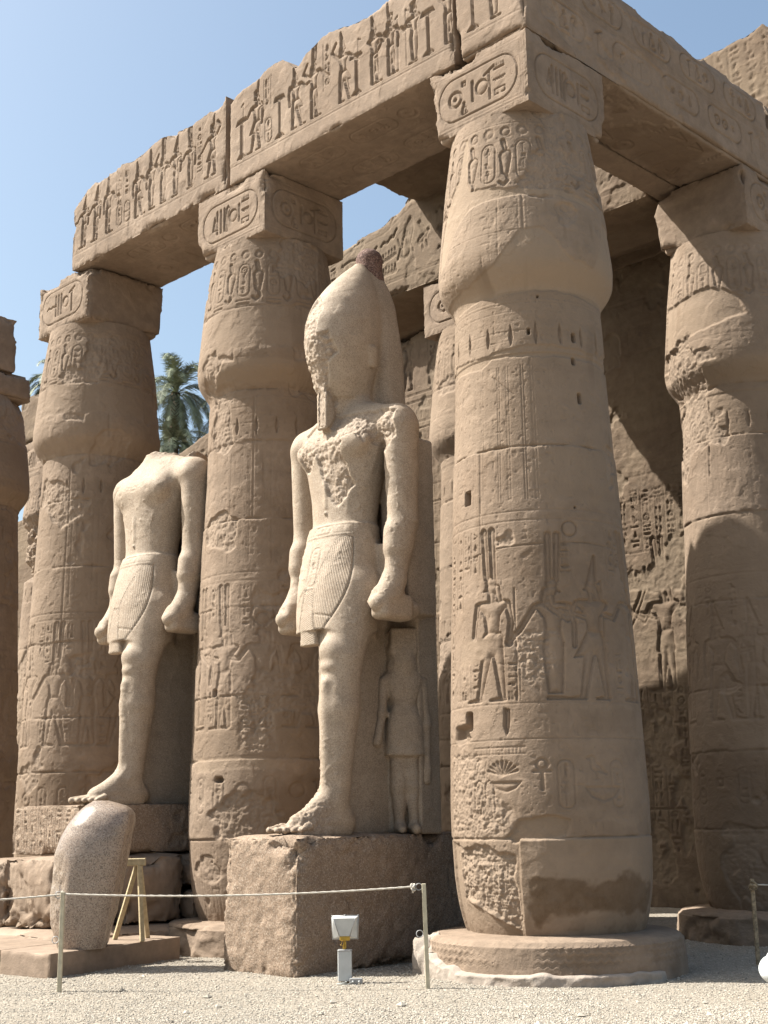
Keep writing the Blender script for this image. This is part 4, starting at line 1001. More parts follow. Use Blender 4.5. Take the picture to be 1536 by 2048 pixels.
tag(o, 'long carved stone beam above the crowned statue, between the middle and corner columns', 'beam', g)
o = block('architrave', M_SAND, None, (XE, XB-.09), (YF+.01, YF+1.57), (10.905, 12.32), step=.0135, cv={'-y': arch_front(XE, XB, 207, 9), '-z': soffit(XE, XB, YF, YF+1.57, 8)}, seed=12.9, dmg=.12, er=.012, chip=.07, chw=.07,
      warp=toprag(0, 0, 10.9, [(-18.7, 12.05), (-18.2, 12.32), (-17.4, 12.42), (-17.0, 12.28), (-16.2, 12.40), (-15.4, 12.3), (-14.4, 12.45)], 3.))
tag(o, 'weathered carved stone beam running out to the left above the headless statue', 'beam', g)
def arch_side(y0, y1, seed):
    cv = Canvas(y0, y1, 10.9, 12.5, .008); r = random.Random(seed)
    for z in (11.08, 11.12, 11.62, 11.66, 12.2): cv.draw([('l', [(y0, z), (y1, z)], .006)], .010, 'flat')
    for z, a in ((11.37, .3), (11.92, .0)):
        y = y0+a
        while y < y1-.3:
            if r.random() < .5 and y < y1-1.2: cartouche(cv, y+.5, z, .9, .38, r, .045, None, True); y += 1.15
            else: glyph(cv, r.choice(SQ+TALL), y+.1, z, .34, .045); y += .36
    return cv
YB = 17.4
def ragB(P):
    t = 12.32+.10*(fbm((0*P[1], P[1], 0*P[1]), 1.2, 4, 6)-.5); P[2] = P[2]+(t-12.32)*np.clip((P[2]-11.3)/1.02, 0, 1)**2
    r = .10*ss(12.0, 12.35, P[2])*(.3+fbm(P, 2.2, 3, 7)); P[0] = P[0]-r*(P[0] > XF-.3); return P
cB = arch_side(YF, YB, 303)
o = block('architrave', M_SAND, None, (XA+.02, XF), (YF, YB), (10.905, 12.32), step=.0135, coarse=.1, cv={'-y': arch_front(XA, XF, 119, 2), '+x': cB, '-z': soffit(XA, XF, YF, YB, 9, 'y')}, seed=14.2, dmg=.3, er=.010, chip=.05, chw=.05,
      edgefn=lambda P, n2: .12*ss(11.0, 10.92, P[2])*ss(XF-.1, XF, P[0])*ss(13.2, 13.8, P[1])*(.3+n2), warp=ragB,
      stain=lambda P, n: .5*ss(11.1, 10.9, P[2])*ss(.45, .6, n))
tag(o, 'reddish shaded beam with two rows of royal name rings, running right from the corner column', 'beam', g)
# its second leaf under the inner half of the bay
o = block('architrave', M_SAND, None, (CORE[0]-.785, XA-.0), (CORE[1]+.8, YB), (10.91, 12.30), step=.03, coarse=.1, seed=15.2, er=.02, cv={'-z': soffit(CORE[0]-.785, XA, CORE[1]+.8, YB, 19, 'y')})
tag(o, 'inner leaf of the right-hand beam, seen only from below in shade', 'beam', g)
o = block('architrave', M_SAND, None, (CORE[0]-.7, XF-.01), (YB+.03, 23.4), (10.905, 12.30), step=.03, coarse=.1, cv={'+x': arch_side(YB, 23.4, 304)}, seed=16.2, dmg=.4, er=.02, chip=.12, warp=ragB)
tag(o, 'farther beam at the right edge, beyond the right-edge column', 'beam', g)
# inner row beams
YI = 16.32
cI = Canvas(-19.7, -10.3, 10.9, 12.4, .012); r_ = random.Random(77)
for z in (11.2, 11.25, 12.15): cI.draw([('l', [(-19.7, z), (-10.3, z)], .008)], .02, 'flat')
x = -19.5
while x < -10.6:
    q = r_.random()
    if q < .3: glyph_col(cI, x, 12.1, 11.3, .16, r_, .05); x += .26
    elif q < .7: glyph(cI, r_.choice(SQ+TALL), x+.1, 11.68, .50, .04); x += .45
    else:
        for zz_ in (11.95, 11.68, 11.42): glyph(cI, r_.choice(['water', 'house', 'arm', 'snake', 'men']), x+.2, zz_, .42, .04)
        x += .52
def ragI(P):
    t = np.interp(P[0], [-19.7, -18.2, -17.6, -16.9, -16.0, -15.3, -14.5, -10.3], [11.5, 11.9, 12.05, 12.35, 12.4, 12.75, 12.75, 12.4])+.08*(fbm((P[0], 0*P[0], 0*P[0]), 2.5, 4, 6)-.5)
    P[2] = P[2]+(t-12.32)*np.clip((P[2]-11.3)/1.02, 0, 1)
    return P
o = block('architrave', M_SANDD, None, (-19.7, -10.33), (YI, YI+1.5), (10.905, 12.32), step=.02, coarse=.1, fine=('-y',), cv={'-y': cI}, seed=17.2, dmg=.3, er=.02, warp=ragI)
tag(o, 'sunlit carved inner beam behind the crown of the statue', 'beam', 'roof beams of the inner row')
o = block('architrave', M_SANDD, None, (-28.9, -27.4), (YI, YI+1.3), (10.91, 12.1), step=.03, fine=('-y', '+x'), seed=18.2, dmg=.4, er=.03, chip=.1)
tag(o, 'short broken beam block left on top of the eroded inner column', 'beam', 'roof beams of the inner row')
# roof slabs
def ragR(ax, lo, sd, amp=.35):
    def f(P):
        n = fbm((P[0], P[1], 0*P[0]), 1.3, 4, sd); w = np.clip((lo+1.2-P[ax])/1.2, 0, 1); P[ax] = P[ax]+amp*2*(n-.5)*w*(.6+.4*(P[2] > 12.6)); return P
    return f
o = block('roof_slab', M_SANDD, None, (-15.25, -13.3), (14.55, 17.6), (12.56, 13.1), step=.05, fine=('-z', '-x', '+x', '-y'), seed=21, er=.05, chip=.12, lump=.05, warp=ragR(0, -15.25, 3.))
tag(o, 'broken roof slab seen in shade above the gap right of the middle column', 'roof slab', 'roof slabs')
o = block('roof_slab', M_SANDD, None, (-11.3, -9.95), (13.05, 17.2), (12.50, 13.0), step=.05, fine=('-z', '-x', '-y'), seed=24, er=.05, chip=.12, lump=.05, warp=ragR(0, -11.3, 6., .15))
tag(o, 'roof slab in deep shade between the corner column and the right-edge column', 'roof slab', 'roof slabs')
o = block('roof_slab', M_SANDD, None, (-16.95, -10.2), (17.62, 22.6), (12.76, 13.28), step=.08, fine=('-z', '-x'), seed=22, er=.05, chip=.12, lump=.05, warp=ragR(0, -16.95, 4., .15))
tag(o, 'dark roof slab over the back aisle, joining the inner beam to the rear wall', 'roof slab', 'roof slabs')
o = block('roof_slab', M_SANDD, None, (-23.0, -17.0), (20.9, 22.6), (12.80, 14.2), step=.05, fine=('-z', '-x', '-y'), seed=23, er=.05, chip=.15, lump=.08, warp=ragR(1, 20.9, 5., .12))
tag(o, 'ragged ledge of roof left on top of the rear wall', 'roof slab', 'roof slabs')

# ---------------- rear wall
def wall():
    xs = np.concatenate([lin(-46, -31, .25), lin(-31, -27, .05)[1:], lin(-27, -21.4, .2)[1:], lin(-21.4, -18.6, .022)[1:], lin(-18.6, -15.6, .1)[1:], lin(-15.6, -12.4, .02)[1:], lin(-12.4, -9.6, .03)[1:]])
    zs = lin(-.1, 12.32, .024)
    cv = Canvas(-21.6, -12.2, 0, 12.6, .011); r = random.Random(8)
    zc = [.0]
    while zc[-1] < 12.4: zc.append(zc[-1]+r.uniform(.42, .62))
    for z in zc: cv.draw([('l', [(-21.6, z), (-12.2, z+r.uniform(-.02, .02))], .007)], .022, 'flat')
    for a, b in zip(zc, zc[1:]):
        x = -21.5+r.random()
        while x < -12.3: cv.draw([('l', [(x, a), (x+.01, b)], .006)], .02, 'flat'); x += r.uniform(.7, 1.5)
    # glyph registers
    for k in range(12):
        xx = -15.45+k*.27
        glyph_col(cv, xx, 7.85, 6.6, .19, r, .045)
    figure(cv, -13.85, 3.9, 2.05, -1, 'god', 'plumes', 'offer', False, .06, .08)
    cv.draw([('l', [(-14.7, 5.1), (-14.35, 5.7), (-14.2, 6.05)], .07), ('l', [(-14.2, 6.05), (-14.1, 6.3)], .03), ('l', [(-14.25, 6.0), (-14.22, 6.3)], .025)], .06, 'sunk', .06)
    cv.draw([('l', [(-15.4, 6.0), (-14.5, 6.35)], .012), ('l', [(-15.4, 5.9), (-14.5, 6.22)], .012)], .03, 'flat')
    cv.poly([(-13.5, 6.2), (-13.3, 6.22), (-13.25, 6.05), (-13.45, 6.0)], 2, .5, .03, .05, .10, True, 3)
    cv.poly([(-13.6, 6.62), (-13.45, 6.62), (-13.45, 6.45), (-13.6, 6.42)], 2, .5, .03, .05, .08, True, 4)
    for k in range(11): glyph_col(cv, -15.4+k*.3, 4.0, .9, .19, r, .035)
    for z in (3.3, 1.75): cv.draw([('l', [(-15.6, z), (-12.2, z)], .02)], .03, 'flat')
    # stretch seen between the statue and the corner column
    for k in range(9):
        xx = -21.3+k*.3
        glyph_col(cv, xx, 6.6, 1.7, .2, r, .05)
    for k in range(6):
        xx = -21.2+k*.42
        for du in (-.1, -.05, .05, .1): cv.draw([('l', [(xx+du, 6.8), (xx+du, 10.3)], .009)], .022, 'flat')
    for z in (6.7, 8.6, 10.4, 10.55, 10.95, 11.1): cv.draw([('l', [(-21.6, z), (-18.6, z)], .012)], .03, 'flat')
    for k in range(40): cv.draw([('l', [(-21.5+k*.07, 10.6), (-21.5+k*.07, 10.9)], .008)], .015, 'flat')
    figure(cv, -20.35, 11.2, 1.1, -1, 'king', 'disc', 'offer', False, .06, .12)
    cv.draw([('k', -20.1, 11.6, -20.05, 11.95, .32, .26)], -.0, 'flat'); glyph_col(cv, -20.9, 12.5, 11.2, .24, r, .05); glyph_col(cv, -19.55, 12.5, 11.2, .24, r, .05); glyph_col(cv, -19.2, 12.5, 11.2, .24, r, .05)
    def warp(P):
        t = np.interp(P[0], [-46, -40, -36, -31, -29.5, -29, -28.4, -27.8, -26.5, -22, -21.5, -17.2, -17.0, -10.3, -10.2, -9.6], [11.2, 11.3, 11.3, 11.45, 11.65, 11.8, 11.95, 12.1, 12.3, 12.4, 12.75, 12.75, 12.75, 12.75, 12.7, 12.6])
        t = t+.12*(fbm((P[0], 0*P[0], 0*P[0]), 2., 3, 8)-.5)*(P[0] < -22)
        P[2] = P[2]*(1+0*t)+(t-12.32)*np.clip((P[2]-10.5)/1.82, 0, 1); return P
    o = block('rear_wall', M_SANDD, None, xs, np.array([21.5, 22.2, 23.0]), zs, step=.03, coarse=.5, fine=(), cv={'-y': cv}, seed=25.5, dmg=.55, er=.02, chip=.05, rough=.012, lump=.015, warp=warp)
    tag(o, 'long inscribed stone wall closing the aisle behind the columns', 'wall')
wall()
cT = Canvas(-13.4, -10.2, 12.5, 16.5, .014); r_ = random.Random(9)
for k in range(8): glyph_col(cT, -13.1+k*.34, 16.2, 13.0, .22, r_, .03)
def ragT(P):
    t = np.interp(P[0], [-15, -12.6, -11.2, -10.75, -10.5, -10.4], [15.9, 16.25, 16.32, 16.45, 16.1, 15.9])+.10*(fbm((P[0], 0*P[0], 0*P[0]), 2.4, 3, 8)-.5); P[2] = P[2]+(t-16.3)*np.clip((P[2]-14)/2.3, 0, 1)+.08*(crag((P[0], P[1], 0*P[0]), 3, 4)-.5)*(P[2] > 16); return P
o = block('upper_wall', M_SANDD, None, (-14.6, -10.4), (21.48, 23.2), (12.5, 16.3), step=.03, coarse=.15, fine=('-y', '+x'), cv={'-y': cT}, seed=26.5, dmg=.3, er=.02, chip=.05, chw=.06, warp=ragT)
tag(o, 'high sunlit fragment of inscribed wall rising above the right-hand beam', 'wall')
# ---------------- pedestals and masonry
o = block('pedestal', M_PED, None, (-12.69, -11.36), (10.02, 12.95), (-.1, 1.495), step=.016, coarse=.08, seed=31.1, er=.035, chip=.13, chw=.14, rough=.016, lump=.035, dmg=.9,
          warp=lambda P: [P[0]+.05*(P[0]+12.0)*ss(1.3, 0, P[2])*(P[0] < -12.2)*-1+0, P[1]-.02*ss(1.2, 0, P[2])*(P[1] < 10.4), P[2]])
tag(o, 'rough hewn granite block under the crowned statue', 'pedestal')
cvp = Canvas(-17.24, -15.5, 1.25, 1.95, .008); r_ = random.Random(4)
for k in range(8): glyph_col(cvp, -17.08+k*.21, 1.88, 1.34, .13, r_, .026)
cvp2 = Canvas(9.88, 12.7, 1.25, 1.95, .008)
for k in range(10): glyph(cvp2, r_.choice(SQ+TALL), 10.2+k*.24, 1.6, .2, .012)
o = block('pedestal', M_PED, None, (-17.22, -15.55), (9.9, 12.75), (1.27, 1.925), step=.016, coarse=.08, seed=32.1, er=.012, chip=.03, rough=.006, lump=.01, dmg=.3, cv={'-y': cvp, '+x': cvp2})
tag(o, 'granite slab cut with small columns of hieroglyphs under the headless statue', 'pedestal')
mp_ = thing('masonry_plinth', (-16.6, 11, 0), 'stacked sandstone blocks carrying the inscribed slab of the headless statue', 'plinth')
for k, (X_, Y_, Z_) in enumerate([((-19.0, -17.32), (9.9, 12.5), (.32, 1.22)), ((-17.30, -15.92), (9.85, 10.75), (.32, 1.26)), ((-16.9, -15.72), (10.77, 11.75), (.34, 1.27)),
                                 ((-16.9, -15.62), (11.77, 13.0), (.80, 1.26)), ((-16.9, -15.60), (11.78, 13.1), (.34, .785)), ((-17.28, -16.92), (10.8, 13), (.3, 1.25))]):
    b_ = block('stone_block', M_SAND, mp_, tuple(q+.42 for q in X_), tuple(q-.27 for q in Y_), Z_, step=.03, coarse=.1, seed=40+k*1.3, er=.05, chip=.10, chw=.16, rough=.016, lump=.04, dmg=.6, stain=lambda P, n: .6*ss(.9, .2, P[2])*ss(.3, .6, n))
block('ledge', M_PLINTH, mp_, (-19.2, -14.9), (9.3, 12.6), (.0, .33), step=.04, coarse=.2, seed=48, er=.04, chip=.14, chw=.2, rough=.015, lump=.05)

# ---------------- low plinth with the granite crown fragment and its timber prop
def quad_warp(c00, c10, c01, c11):
    def f(P):
        u, v = P[0], P[1]
        x = (1-u)*(1-v)*c00[0]+u*(1-v)*c10[0]+(1-u)*v*c01[0]+u*v*c11[0]; y = (1-u)*(1-v)*c00[1]+u*(1-v)*c10[1]+(1-u)*v*c01[1]+u*v*c11[1]
        return [x, y, P[2]]
    return f
pl = thing('low_plinth', (-14.9, 9.4, 0), 'low clean-cut sandstone plinth under the polished granite fragment', 'plinth')
q00, q10, q01, q11 = np.array((-16.4, 8.1)), np.array((-13.66, 8.39)), np.array((-16.9, 10.35)), np.array((-14.25, 10.62))
def seg_(a, b): return quad_warp(*(q00+(q10-q00)*t+(q01-q00)*s+(q11-q01-q10+q00)*t*s for s in (0, 1) for t in (a, b)))
for nm, a, b in (('slab', 0, .655), ('slab', .663, 1)):
    n_ = 70 if b-a > .5 else 40
    block(nm, M_PLINTH, pl, np.linspace(0, 1, n_), np.linspace(0, 1, 90), (-.06, .262), step=.02, seed=51+a, er=.004, chip=.006, chw=.02, rough=.002, warp=seg_(a, b))
def fragment():
    c = np.array([-14.10, 9.02]); rr = np.array([.7113, .7029]); ff = np.array([-.7029, .7113])
    zs = np.array([.255, .30, .50, .70, .90, 1.10, 1.30, 1.50, 1.66, 1.78, 1.86, 1.915, 1.935])
    L = np.array([-.235, -.27, -.325, -.355, -.355, -.335, -.30, -.235, -.15, -.06, .02, .10, .165]); R = np.array([.35, .37, .43, .485, .53, .565, .60, .625, .66, .665, .60, .44, .26])
    zz = np.concatenate([lin(.255, 1.93, .011), [1.935]]); k = np.hanning(9); k /= k.sum()
    zi = np.linspace(.255, 1.935, 300)
    sm = lambda a: np.interp(zz, zi, np.convolve(np.pad(np.interp(zi, zs, a), 12, mode='edge'), np.hanning(25)/np.hanning(25).sum(), 'valid'))
    Lz, Rz_ = sm(L), sm(R); D_ = sm(np.array([.28, .30, .35, .38, .40, .41, .41, .39, .35, .29, .22, .14, .06]))
    ths = np.linspace(0, 2*math.pi, 301)[:-1]
    T_, K = np.meshgrid(ths, np.arange(len(zz)), indexing='ij'); T_, K = T_.ravel(), K.ravel()
    w = (Rz_-Lz)/2; m_ = (Rz_+Lz)/2
    ct, st = np.cos(T_), np.sin(T_); n = 2.25; q = (np.abs(ct)**n+np.abs(st)**n)**(-1/n)
    s_ = m_[K]+w[K]*ct*q; d_ = D_[K]*st*q
    x = c[0]+rr[0]*s_+ff[0]*d_; y = c[1]+rr[1]*s_+ff[1]*d_; z = zz[K]
    P = [x, y, z]; n2 = fbm(P, 9, 4, 61); n1 = fbm(P, 2.2, 3, 62)
    left = ss(-.12, -.26, s_-m_[K]+.06*(n1-.5)+.14*(z-.9)*(z > .9))*ss(1.35, 1.1, z+.3*(n1-.5))     # flaked outer edge
    back = ss(.80, .95, ct)*ss(-.2, .1, n1-.35+.3*(z > 1.6))
    brk = np.maximum(left, back); h = brk*(.02+.035*(n2-.3)); h2 = 1-h/.35
    x = c[0]+rr[0]*(m_[K]+(s_-m_[K])*h2)+ff[0]*d_*h2; y = c[1]+rr[1]*(m_[K]+(s_-m_[K])*h2)+ff[1]*d_*h2
    m = np.zeros((len(x), 3)); m[:, 2] = brk*.7
    F = gridF(300, len(zz), True); nv = len(zz)
    V = np.stack([x, y, z], -1); V = np.concatenate([V, [[c[0]+rr[0]*m_[-1], c[1]+rr[1]*m_[-1], 1.937]]]); m = np.concatenate([m, [[0, 0, 0]]])
    F = [list(f) for f in F]+[[i*nv+nv-1, ((i+1) % 300)*nv+nv-1, len(V)-1] for i in range(300)]
    o = mk('crown_fragment', V, F, M_PINK, None, m)
    tag(o, 'tall curved fragment of speckled polished pink granite standing on the low plinth', 'stone fragment')
fragment()

# ---------------- small built things
def tube(pts, r, n=8, caps=True, twist=0):
    pts = [Vector(p) for p in pts]; V = []; F = []
    N = len(pts)
    for i, p in enumerate(pts):
        t = (pts[min(i+1, N-1)]-pts[max(i-1, 0)]).normalized()
        a = t.cross(Vector((0, 0, 1)));  a = a.normalized() if a.length > 1e-3 else Vector((1, 0, 0)); b = t.cross(a)
        for k in range(n):
            an = 2*math.pi*k/n; rr = r if not isinstance(r, (list, tuple)) else r[i]
            rr = rr*(1+twist*math.cos(an*2+i*1.3)); q = p+a*math.cos(an)*rr+b*math.sin(an)*rr; V.append(tuple(q))
    for i in range(N-1):
        for k in range(n): F.append([i*n+k, i*n+(k+1) % n, (i+1)*n+(k+1) % n, (i+1)*n+k])
    if caps: F.append(list(range(n))[::-1]); F.append([(N-1)*n+k for k in range(n)])
    return V, F
def join(*VF):
    V = []; F = []
    for v, f in VF:
        o = len(V); V += [tuple(x) for x in v]; F += [[i+o for i in q] for q in f]
    return V, F
def beam_(a, b, w, d, side=Vector((0, 0, 1)), bev=.12):
    """a bevelled bar from a to b"""
    a, b = Vector(a), Vector(b); t = (b-a).normalized(); s = t.cross(side); s = s.normalized() if s.length > 1e-3 else Vector((1, 0, 0)); u = s.cross(t)
    prof = []
    e = min(w, d)*bev
    for sx, sy in ((1, 1), (-1, 1), (-1, -1), (1, -1)):
        p = [(sx*w/2, sy*(d/2-e)), (sx*(w/2-e), sy*d/2)]
        prof += p if sx*sy > 0 else p[::-1]
    V = []; n = 8
    for q, sc in ((a+t*e, 1), (b-t*e, 1)): pass
    rings = [(a, 1-2*e/min(w, d)), (a+t*e, 1), (b-t*e, 1), (b, 1-2*e/min(w, d))]
    for q, sc in rings:
        for x, y in prof: V.append(tuple(q+s*x*sc+u*y*sc))
    F = [[i*n+k, i*n+(k+1) % n, (i+1)*n+(k+1) % n, (i+1)*n+k] for i in range(3) for k in range(n)]+[list(range(n))[::-1], [3*n+k for k in range(n)]]
    return V, F
def torus(c, R, r, ax=(1, 0, 0), n=20, m=6, a0=0, a1=6.2832):
    c = Vector(c); ax = Vector(ax).normalized(); e1 = ax.orthogonal().normalized(); e2 = ax.cross(e1)
    return tube([c+e1*R*math.cos(a)+e2*R*math.sin(a) for a in np.linspace(a0, a1, n)], r, m)
tr = thing('timber_prop', (-14.4, 9.9, .262), 'slim wooden trestle propping the back of the granite fragment', 'trestle')
top = Vector((-14.24, 9.96, 1.22))
for a in ((-14.58, 9.86, .262), (-14.05, 9.90, .262), (-14.42, 10.24, .262)):
    v, f = beam_(a, (top.x+(a[0]-top.x)*.05, top.y+(a[1]-top.y)*.05, 1.20), .045, .055, Vector((.3, 1, 0))); mk('leg', v, f, M_WOOD, tr, smooth=False)
v, f = beam_((-14.36, 9.80, 1.195), (-14.18, 10.02, 1.195), .07, .09); mk('cross_piece', v, f, M_WOOD, tr, smooth=False)

def barrier_post(base, top, label, mat, rings=True, group='rope barrier posts'):
    t = thing('barrier_post', base, label, 'post', group)
    b, u = Vector(base), Vector(top)
    v, f = beam_(b-Vector((0, 0, .05)), u, .042, .042, Vector((.7, .7, 0)), .08)
    mk('shaft', v, f, mat, t, smooth=False)
    if rings:
        d = (u-b); c = b+d*.52+Vector((-.045, -.04, 0)); mk('ring', *torus(c, .034, .005, (.6, -.6, .2)), M_STEEL, t)
        c = u+Vector((-.035, -.035, -.03)); mk('hook', *torus(c, .032, .005, (.6, -.6, .1)), M_STEEL, t)
    return t
PA, PAT = (-12.452, 7.768, 0), (-12.449, 7.772, .985)
PB, PBT = (-9.583, 10.192, 0), (-9.596, 10.180, 1.012)
PC, PCT = (-8.047, 13.924, 0), (-8.070, 13.96, .92)
barrier_post(PA, PAT, 'cream steel rope post in front of the granite fragment', M_POST)
barrier_post(PB, PBT, 'cream steel rope post left of the corner column, with a knotted rope at its top', M_POST)
barrier_post(PC, PCT, 'rust-spotted thin rope post in the shade at the right edge', M_RUST, False)
def rope(a, b, sag, label, n=60, r=.0095):
    a, b = Vector(a), Vector(b)
    pts = [a.lerp(b, t)-Vector((0, 0, sag*4*t*(1-t))) for t in np.linspace(0, 1, n*3)]
    v, f = tube(pts, r, 8, True, .16); o = mk('rope', v, f, M_ROPE); tag(o, label, 'rope', 'barrier ropes'); return o
rope((-12.455, 7.765, .965), (-9.66, 10.118, .985), .05, 'white rope strung between the two cream posts before the statue')
rope((-12.455, 7.765, .960), (-14.6, 5.2, .955), .06, 'white rope running left out of the photo from the post by the granite fragment')
rope((-8.06, 13.95, .86), (-5.6, 15.6, .9), .04, 'rope leaving the rust-spotted post towards the right edge')
def knot(c, s, label, mat=M_ROPE, seed=1):
    r = random.Random(seed); parts = []
    for k in range(5):
        ax = Vector((r.uniform(-1, 1), r.uniform(-1, 1), r.uniform(-1, 1)))
        parts.append(torus(Vector(c)+Vector((r.uniform(-.3, .3), r.uniform(-.3, .3), r.uniform(-.5, .4)))*s, s*.62, s*.30, ax, 16, 7))
    parts.append(tube([Vector(c), Vector(c)+Vector((-.1, 0, -.9))*s, Vector(c)+Vector((-.2, 0, -1.7))*s], s*.28, 7))
    o = mk('rope_knot', *join(*parts), mat); return tag(o, label, 'knot', 'rope knots')
knot((-9.675, 10.105, .98), .034, 'white knot ending the rope beside the corner column', seed=3)
knot((-8.06, 13.95, .85), .055, 'frayed tan knot on top of the rust-spotted post', M_RUST, 5)
knot((-12.452, 7.77, .975), .018, 'small white knot on the post before the granite fragment', seed=8)

# floodlight
fl = thing('floodlight', (-10.57, 9.99, 0), 'small grey and white floodlight on a box stand before the pedestal', 'floodlight')
B0 = Vector((-10.57, 9.99, 0)); R_ = Vector((.711, .703, 0)); F_ = Vector((-.703, .711, 0)); U_ = Vector((0, 0, 1))
def loc_(x, y, z): return B0+R_*x+F_*y+U_*z
def prism(corn_a, corn_b):
    V = [tuple(loc_(*p)) for p in corn_a+corn_b]; n = len(corn_a)
    F = [list(range(n))[::-1], list(range(n, 2*n))]+[[k, (k+1) % n, n+(k+1) % n, n+k] for k in range(n)]
    return V, F
v, f = beam_(loc_(0, 0, .03), loc_(0, 0, .335), .145, .12, F_, .06); mk('stand_box', v, f, M_LAMPW, fl, smooth=False)
v, f = beam_(loc_(0, 0, .325), loc_(0, 0, .342), .155, .13, F_, .1); mk('box_lid', v, f, M_STEEL, fl, smooth=False)
v, f = beam_(loc_(0, 0, -.02), loc_(0, 0, .035), .09, .08, F_, .1); mk('foot', v, f, M_RUST, fl, smooth=False)
mk('bracket', *join(beam_(loc_(-.008, 0, .34), loc_(.0, 0, .435), .024, .022, F_), beam_(loc_(-.05, 0, .452), loc_(.055, 0, .452), .045, .05, F_), beam_(loc_(.012, -.02, .35), loc_(.012, -.02, .42), .01, .01, F_),
                    tube([loc_(.0, -.02, .37), loc_(-.04, -.05, .39), loc_(-.02, -.04, .44)], .005, 6)), M_YEL, fl, smooth=False)
# the housing flares from the bracket up to the rim and looks up at the statue
bk = [(-.055, -.02, .475), (.055, -.02, .475), (.115, -.055, .655), (-.115, -.055, .655)]
ft = [(-.125, .06, .445), (.135, .06, .445), (.145, .015, .675), (-.130, .015, .675)]
mk('housing', *prism(bk, ft), M_LAMPW, fl, smooth=False)
rim = [loc_(*p) for p in ft]
h_ = D.objects.get
parts = [tube([rim[i], rim[(i+1) % 4]], .008, 8) for i in range(4)]+[torus(rim[i], .006, .006, (1, 0, 0), 8, 6) for i in range(4)]+[tube([rim[3].lerp(rim[2], .5), rim[3].lerp(rim[2], .5)+Vector((0, 0, .012))], .012, 8)]
mk('rim', *join(*parts), M_STEEL, fl)
gl = [(-.118, .066, .452), (.128, .066, .452), (.138, .022, .668), (-.123, .022, .668)]; gl2 = [(x, y+.006, z) for x, y, z in gl]
mk('glass', *prism(gl, gl2), M_GLASS, fl, smooth=False)
for i_, j_ in ((0, 3), (1, 2)): mk('edge_rib', *tube([loc_(*bk[i_]), loc_(*bk[j_])], .005, 6), M_STEEL, fl)
jb = thing('junction_box', tuple(loc_(.115, -.10, 0)), 'small grey junction box lying on the gravel at the floodlight foot', 'junction box')
v, f = beam_(loc_(.05, -.10, .035), loc_(.185, -.10, .035), .06, .065, U_, .1); mk('box', v, f, M_STEEL, jb, smooth=False)
for q in (.085, .15): mk('gland', *tube([loc_(q, -.133, .035), loc_(q, -.15, .035)], .012, 10), M_LAMPW, jb)
o = mk('cable', *tube([loc_(.08, -.14, .03), loc_(.03, -.18, .015), loc_(-.04, -.17, .02), loc_(-.08, -.12, .015), loc_(-.03, -.09, .02), loc_(.02, -.11, .03), loc_(.0, -.03, .03)], .006, 6), M_CABLE); tag(o, 'thin pale cable looped on the gravel below the floodlight', 'cable')

# loose stones
def rock(c, s, seed, label, mat=M_LIME, grp='loose stones'):
    n = 28; u = np.linspace(0, 2*math.pi, 2*n+1)[:-1]; v = np.linspace(.02, math.pi-.02, n); U, Vv = np.meshgrid(u, v, indexing='ij'); U, Vv = U.ravel(), Vv.ravel()
    d = [np.cos(U)*np.sin(Vv), np.sin(U)*np.sin(Vv), -np.cos(Vv)]
    nn = 1+.9*(fbm(d, 1.6, 3, seed)-.5)+.3*(fbm(d, 5, 3, seed)-.5)
    q = np.maximum(np.abs(d[0]), np.maximum(np.abs(d[1]), np.abs(d[2])))**.5
    V = np.stack([c[0]+d[0]*s[0]*nn/q, c[1]+d[1]*s[1]*nn/q, c[2]+d[2]*s[2]*nn/q], -1)
    F = [list(f) for f in gridF(2*n, n, True)]+[[i*n for i in range(2*n)][::-1], [i*n+n-1 for i in range(2*n)]]
    o = mk('loose_stone', V, F, mat, None, np.zeros((len(V), 3))); tag(o, label, 'stone', grp)
rock((-10.75, 13.6, .20), (.22, .22, .36), 4., 'broken white stone in the gap between the pedestal and the corner column')
rock((-10.42, 11.16, .08), (.20, .12, .30), 7., 'pale broken stone leaning against the left side of the corner column base')
rock((-11.6, 14.2, .2), (.5, .4, .5), 9., 'squat stone lying in shade behind the pedestal')

# ---------------- statues
statue(-12.01, 11.60, 1.49, 'colossal granite king wearing a tall bulbous crown, face broken away', True, .0145, 2.)
statue(-16.03, 11.47, 1.92, 'headless colossal granite king striding behind the polished fragment', False, .018, 6., .94)

